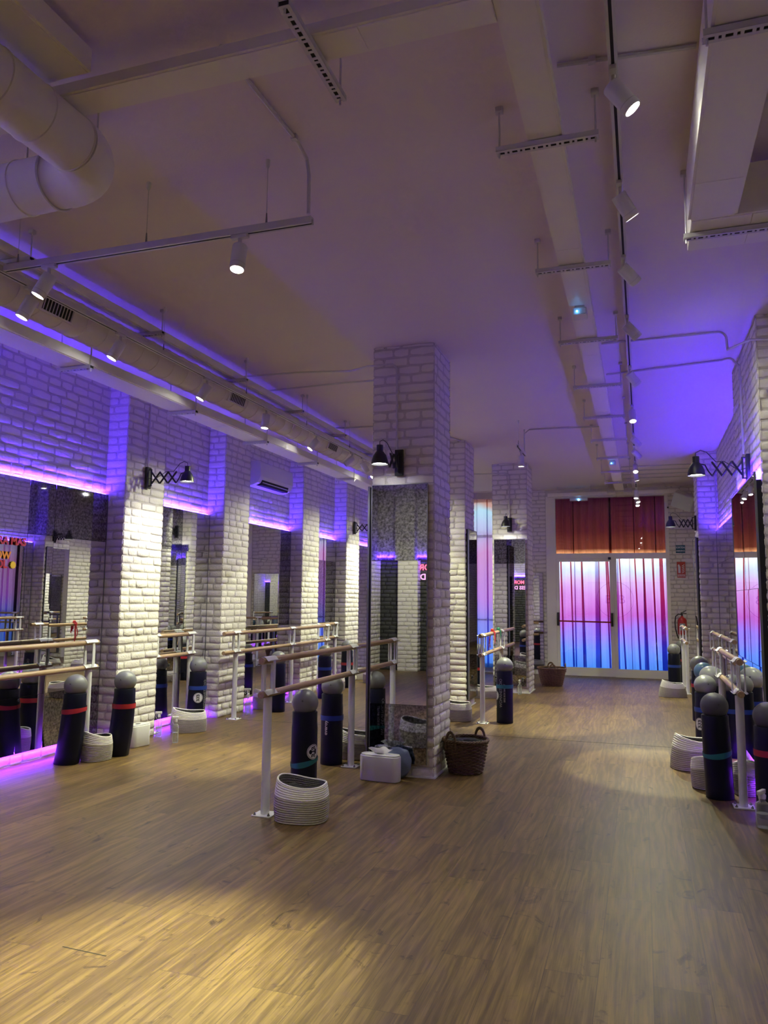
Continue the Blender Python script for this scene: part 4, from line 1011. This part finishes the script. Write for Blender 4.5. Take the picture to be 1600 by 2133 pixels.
combo('close to the right wall behind the near barre post', .735, 7.62, 'blue', .40)
combo('right of the exit beside the small rope basket', .43, 12.75, 'blue', .38)
combo('under the fire extinguisher', .60, 14.1, 'red', .38)

# ------------------------------------------------------------------ rope baskets
def rope_basket(label, x, y, rz, a=.18, b=.13, h=.205, dip=.012, coils=17, pinch=0, fill=True):
    t = thing('rope_basket', label, 'basket', (x, y, 0), rz, 'two-tone rope baskets')
    n = 64; split = int(coils*.68)
    def rad_(th, k):
        e = 2.6; c, s = abs(cos(th)), abs(sin(th)); q = (c**e+s**e)**(-1/e); f = k/coils
        wd = 1+.05*sin(pi*f)-.07*f*f+pinch*(f-.5)
        return a*q*wd, b*q*wd*(1+.10*f)
    def zz(th, k): f = k/coils; return f*h+f*f*dip*cos(2*th)-f*f*.02*cos(th)*(1)
    def sheet(k0, k1, off, mb):
        rows = []
        for k in range(k0, k1+1):
            sub = range(4) if k < k1 else range(1)
            for s in sub:
                kk = k+s/4; bul = .0045*abs(sin(pi*(s/4)))
                rows.append((kk, bul))
        vs = []
        for kk, bul in rows:
            for i in range(n):
                th = 2*pi*i/n; A, B = rad_(th, kk); tw = .0008*sin(i*9+kk*5)
                vs.append(((A+bul+off+tw)*cos(th), (B+bul+off+tw)*sin(th), max(.001, zz(th, kk))))
        fs = []
        for r in range(len(rows)-1):
            for i in range(n): j = (i+1) % n; fs.append((r*n+i, r*n+j, (r+1)*n+j, (r+1)*n+i))
        mb.add(vs, fs); return len(vs)
    lo = MB(); sheet(0, split, 0, lo); lo.f.append(tuple(range(n))[::-1]); part('basket_base', lo, 'rope', t, ang=80)
    up = MB(); sheet(split, coils, .0005, up)
    up.tube([((rad_(2*pi*i/n, coils)[0]-.002)*cos(2*pi*i/n), (rad_(2*pi*i/n, coils)[1]-.002)*sin(2*pi*i/n), zz(2*pi*i/n, coils)+.001) for i in range(n)], .006, 8, closed=True)
    part('basket_rim', up, 'rope_w', t, ang=80, label='white rope upper band')
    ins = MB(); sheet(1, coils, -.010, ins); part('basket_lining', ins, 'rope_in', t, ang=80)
    if fill:
        rnd = random.Random(int(x*100+y*10)); c = MB()
        for k in range(5):
            px, py = rnd.uniform(-.5, .5)*a, rnd.uniform(-.5, .5)*b; c.sphere((px, py, h*.70+rnd.uniform(0, .02)), .046, 14, 8, .7)
        o = solo('exercise_grips', c, 'cloth_dark', 'dark soft grips in the '+' '.join(label.split()[:11]), 'exercise grips', loc=(x, y, .02), world=False); o.rotation_euler = (0, 0, rz); o.location = (x, y, 0)
    return t
rope_basket('two-tone rope basket at the foot of the nearest barre', -2.03, 4.53, rad(8), h=.225, dip=.010, b=.135, a=.158)
rope_basket('rope basket behind the second post of the nearest barre', -2.33, 6.42, rad(25), h=.21, a=.19)
rope_basket('rope basket behind the left-edge rolled mat', -4.355, 5.53, rad(75), a=.12, b=.095)
rope_basket('rope basket between the nearest and second left pilasters', -4.42, 7.02, rad(40), a=.17)
rope_basket('rope basket under the near end of the long left barre', -4.47, 8.80, rad(60), a=.14, b=.11)
rope_basket('rope basket at the foot of the third left pilaster', -4.40, 10.9, rad(60), a=.15)
rope_basket('rope basket beyond the nearest barre, far left', -4.2, 12.1, rad(10), a=.16)
rope_basket('rope basket right behind the middle pillar', -2.06, 8.75, rad(10), a=.19, fill=False)
rope_basket('long pale rope basket between the second and far pillars', -2.2, 10.90, rad(0), a=.24, h=.16)
rope_basket('rope basket alone on the floor near the exit at the right', .375, 12.05, rad(5), a=.17, b=.12, h=.20, pinch=-.25)
rope_basket('rope basket behind the closest right mat', .36, 6.98, rad(15), a=.16, h=.24, pinch=-.2)
rope_basket('small rope basket left of the closest right mat', .43, 6.33, rad(75), a=.13, b=.11, h=.20)
rope_basket('rope basket lit violet between the right barre and mirror', .68, 6.25, rad(80), a=.15, b=.09)
rope_basket('white-rimmed rope basket by the end wall left of the exit', -2.05, 13.9, rad(0), a=.2)

# ------------------------------------------------------------------ wicker baskets
def wicker(label, x, y, rz, r0=.125, r1=.172, h=.265, handles=(90,), mat='wicker', square=0, name='wicker_basket'):
    t = thing(name, label, 'basket', (x, y, 0), rz, 'wicker baskets')
    ns = 26; rows = 19; n = ns*4
    def rr(f, a):
        r = r0+(r1-r0)*f**.8
        if square:
            c, s = abs(cos(a)), abs(sin(a)); r *= (c**3.4+s**3.4)**(-1/3.4)
        return r
    w = MB()
    for k in range(rows):
        f = (k+.6)/rows; z = f*h
        pts = [((rr(f, 2*pi*i/n)+.0055*cos(ns/2*2*pi*i/n+pi*k))*cos(2*pi*i/n), (rr(f, 2*pi*i/n)+.0055*cos(ns/2*2*pi*i/n+pi*k))*sin(2*pi*i/n), z+.0015*sin(i*1.7+k)) for i in range(n)]
        w.tube(pts, .0066, 6, closed=True)
    part('woven_side', w, mat, t, ang=80)
    s = MB()
    for i in range(ns):
        a = 2*pi*(i+.5)/ns; s.tube([(rr(f, a)*cos(a), rr(f, a)*sin(a), max(.004, f*h)) for f in (0, .33, .66, 1)], .0045, 5)
    part('stakes', s, mat, t, ang=80)
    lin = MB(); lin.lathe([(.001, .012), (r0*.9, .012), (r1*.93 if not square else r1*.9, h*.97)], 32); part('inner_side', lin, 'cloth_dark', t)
    for j in range(3):
        rim = MB(); rim.tube([((rr(1, 2*pi*i/n)+.004+.008*cos(ns*.5*2*pi*i/n+j*2.1))*cos(2*pi*i/n), (rr(1, 2*pi*i/n)+.004+.008*cos(ns*.5*2*pi*i/n+j*2.1))*sin(2*pi*i/n), h+.006+.007*sin(ns*.5*2*pi*i/n+j*2.1)) for i in range(n)], .0075, 6, closed=True)
        part('braided_rim', rim, mat, t, ang=80)
    base = MB(); base.lathe([(.001, .004), (r0, .004), (r0+.006, .010), (r0, .016), (.001, .016)], 32); part('basket_bottom', base, mat, t)
    for hd in handles:
        a = rad(hd); tx, ty = -sin(a), cos(a); m = MB(); hw = .052; hh = .105
        for o in (-.004, .004):
            m.tube([(rr(1, a)*cos(a)+tx*hw*cos(q)*1.0, rr(1, a)*sin(a)+ty*hw*cos(q), h-.03+hh*max(0, sin(q))**.8+(.0 if 0 < q < pi else -.02)+o) for q in [pi*k/14 for k in range(15)]], .009, 8)
        part('handle', m, mat, t, ang=80)
    c = MB(); rnd = random.Random(5)
    for k in range(5): c.sphere((rnd.uniform(-.07, .07), rnd.uniform(-.07, .07), h-.02), .055, 14, 8, .55)
    o = solo('folded_cloths', c, 'cloth_dark', 'dark cloths in the '+' '.join(label.split()[:11]), 'cloth', loc=(x, y, 0), world=False)
    return t
wicker('dark brown wicker basket with a loop handle right of the middle pillar', -1.365, 6.19, 0, handles=(60, 240), h=.245)
wicker('tan square wicker basket beside the exit door', -1.42, 12.85, rad(10), r0=.15, r1=.215, h=.27, handles=(90, 270, 0), mat='wicker2', square=1)

# ------------------------------------------------------------------ dispensers, bottles, bag
def dispenser(label, x, y, rz, w=.30, d=.135, h=.185, tissue=True):
    t = thing('tissue_dispenser', label, 'dispenser', (x, y, 0), rz, 'white tissue dispensers')
    a = MB(); a.rbox(-w/2, w/2, -d/2, d/2, 0, h, d*.42, 8, rz=.008); part('box_body', a, 'plastic', t, ang=50)
    a = MB(); a.rbox(-w/2+.006, w/2-.006, -d/2+.006, d/2-.006, h+.0005, h+.008, d*.40, 8, rz=.003); part('lid', a, 'plastic', t, ang=50)
    a = MB(); a.lathe([(.001, .0), (.03, 0), (.03, .001), (.001, .001)], 20, Matrix.Translation((0, 0, h+.008)), sx=1, sy=.6); part('tissue_slot', a, 'slot', t)
    if tissue:
        v = []; f = []
        for i in range(15):
            for j in range(6):
                u = i/14*2-1; q = j/5; v.append((u*(.03+.075*q), .018*sin(u*4+q)*q-.01*q+.02*q*q, h+.002+.052*q*(1-.15*u*u)+.006*sin(u*7)*q))
        for i in range(14):
            for j in range(5): f.append((i*6+j, (i+1)*6+j, (i+1)*6+j+1, i*6+j+1))
        a = MB(); a.add(v, f); part('tissue', a, 'tissue', t, ang=80)
    return t
dispenser('white tissue dispenser with a tissue out, against the middle pillar', -1.905, 5.675, rad(-4), w=.315, d=.12)
dispenser('white box dispenser at the foot of the nearest left pilaster', -4.41, 6.16, rad(80), w=.24, tissue=False, h=.19)
dispenser('white box dispenser at the far left beyond the nearest barre', -4.5, 12.5, rad(20), w=.3, tissue=False)
bag = MB(); rnd = random.Random(3)
bag.sphere((0, 0, 0), .11, 28, 18)
bag.v = [((p[0]*1.0*(1+.18*noise.noise(Vector(p)*16))), p[1]*.30*(1+.2*noise.noise(Vector(p)*14)), max(0.002, .115+p[2]*1.05*(1+.22*noise.noise(Vector(p)*18+Vector((3, 1, 2)))))) for p in bag.v]
solo('plastic_bag', bag, 'bag', 'crumpled blue-grey plastic bag behind the tissue dispenser', 'bag', loc=(-1.80, 5.79, 0), world=False, ang=80)
def bottle(label, x, y, h=.19, r=.028, tint='bottle', nozzle='plastic'):
    t = thing('spray_bottle', label, 'bottle', (x, y, 0), random.uniform(0, 3), 'clear spray bottles')
    a = MB(); a.lathe([(.001, .002), (r*.9, .002), (r, .008), (r, h*.78), (r*.9, h*.85), (r*.45, h*.92), (r*.42, h)], 24); part('bottle_body', a, tint, t)
    a = MB(); a.lathe([(.001, .004), (r*.86, .004), (r*.9, h*.5), (.001, h*.5)], 20); part('liquid', a, tint, t)
    a = MB(); a.lathe([(r*.5, h), (r*.55, h+.02), (r*.4, h+.03)], 16); a.rbox(-r*1.4, r*.9, -.011, .011, h+.028, h+.052, .006); a.tube([(-r*.9, 0, h+.03), (-r*1.1, 0, h+.005), (-r*.9, 0, h-.015)], .004, 6); part('spray_nozzle', a, nozzle, t)
    return t
bottle('clear spray bottle before the second left pilaster', -4.18, 6.42)
bottle('white-topped bottle behind the basket between left pilasters', -4.5, 6.62)
bottle('clear bottle lit violet by the foot of the long left barre', -4.40, 8.24)
bottle('taller clear bottle lit violet near the long left barre', -4.48, 8.38, h=.23, r=.035)
bottle('small spray bottle at the foot of the far pillar', -1.72, 11.42, h=.16)
bottle('large clear spray bottle at the right edge of view', .655, 5.33, h=.17, r=.042)

# ------------------------------------------------------------------ world, camera, output look
wd = bpy.data.worlds.new('daylight'); bpy.context.scene.world = wd; wd.use_nodes = True
bg = wd.node_tree.nodes['Background']; bg.inputs[0].default_value = (.80, .90, 1.0, 1); bg.inputs[1].default_value = .85

cam = bpy.data.cameras.new('camera'); co = bpy.data.objects.new('camera', cam); C.objects.link(co)
cam.sensor_fit = 'HORIZONTAL'; cam.sensor_width = 36; cam.lens = 36*1609.3/1600; cam.clip_start = .05; cam.clip_end = 100
yaw, pitch, roll = 3.22266751e-01, 1.12492438e-01, 9.26567561e-03
fw = Vector((-sin(yaw)*cos(pitch), cos(yaw)*cos(pitch), sin(pitch))); rt = Vector((cos(yaw), sin(yaw), 0)); up = rt.cross(fw)
r2 = rt*cos(roll)+up*sin(roll); u2 = -rt*sin(roll)+up*cos(roll)
mw = Matrix((r2, u2, -fw)).transposed().to_4x4(); mw.translation = (0, 0, 1.35); co.matrix_world = mw
sc = bpy.context.scene; sc.camera = co
sc.view_settings.view_transform = 'Standard'; sc.view_settings.look = 'None'; sc.view_settings.gamma = 1; sc.view_settings.use_curve_mapping = False
sc.view_settings.exposure = 1.52
sc.cycles.caustics_reflective = False; sc.cycles.caustics_refractive = False
sc.cycles.max_bounces = 10; sc.cycles.diffuse_bounces = 8; sc.cycles.glossy_bounces = 6; sc.cycles.transparent_max_bounces = 12
sc.cycles.sample_clamp_indirect = 6
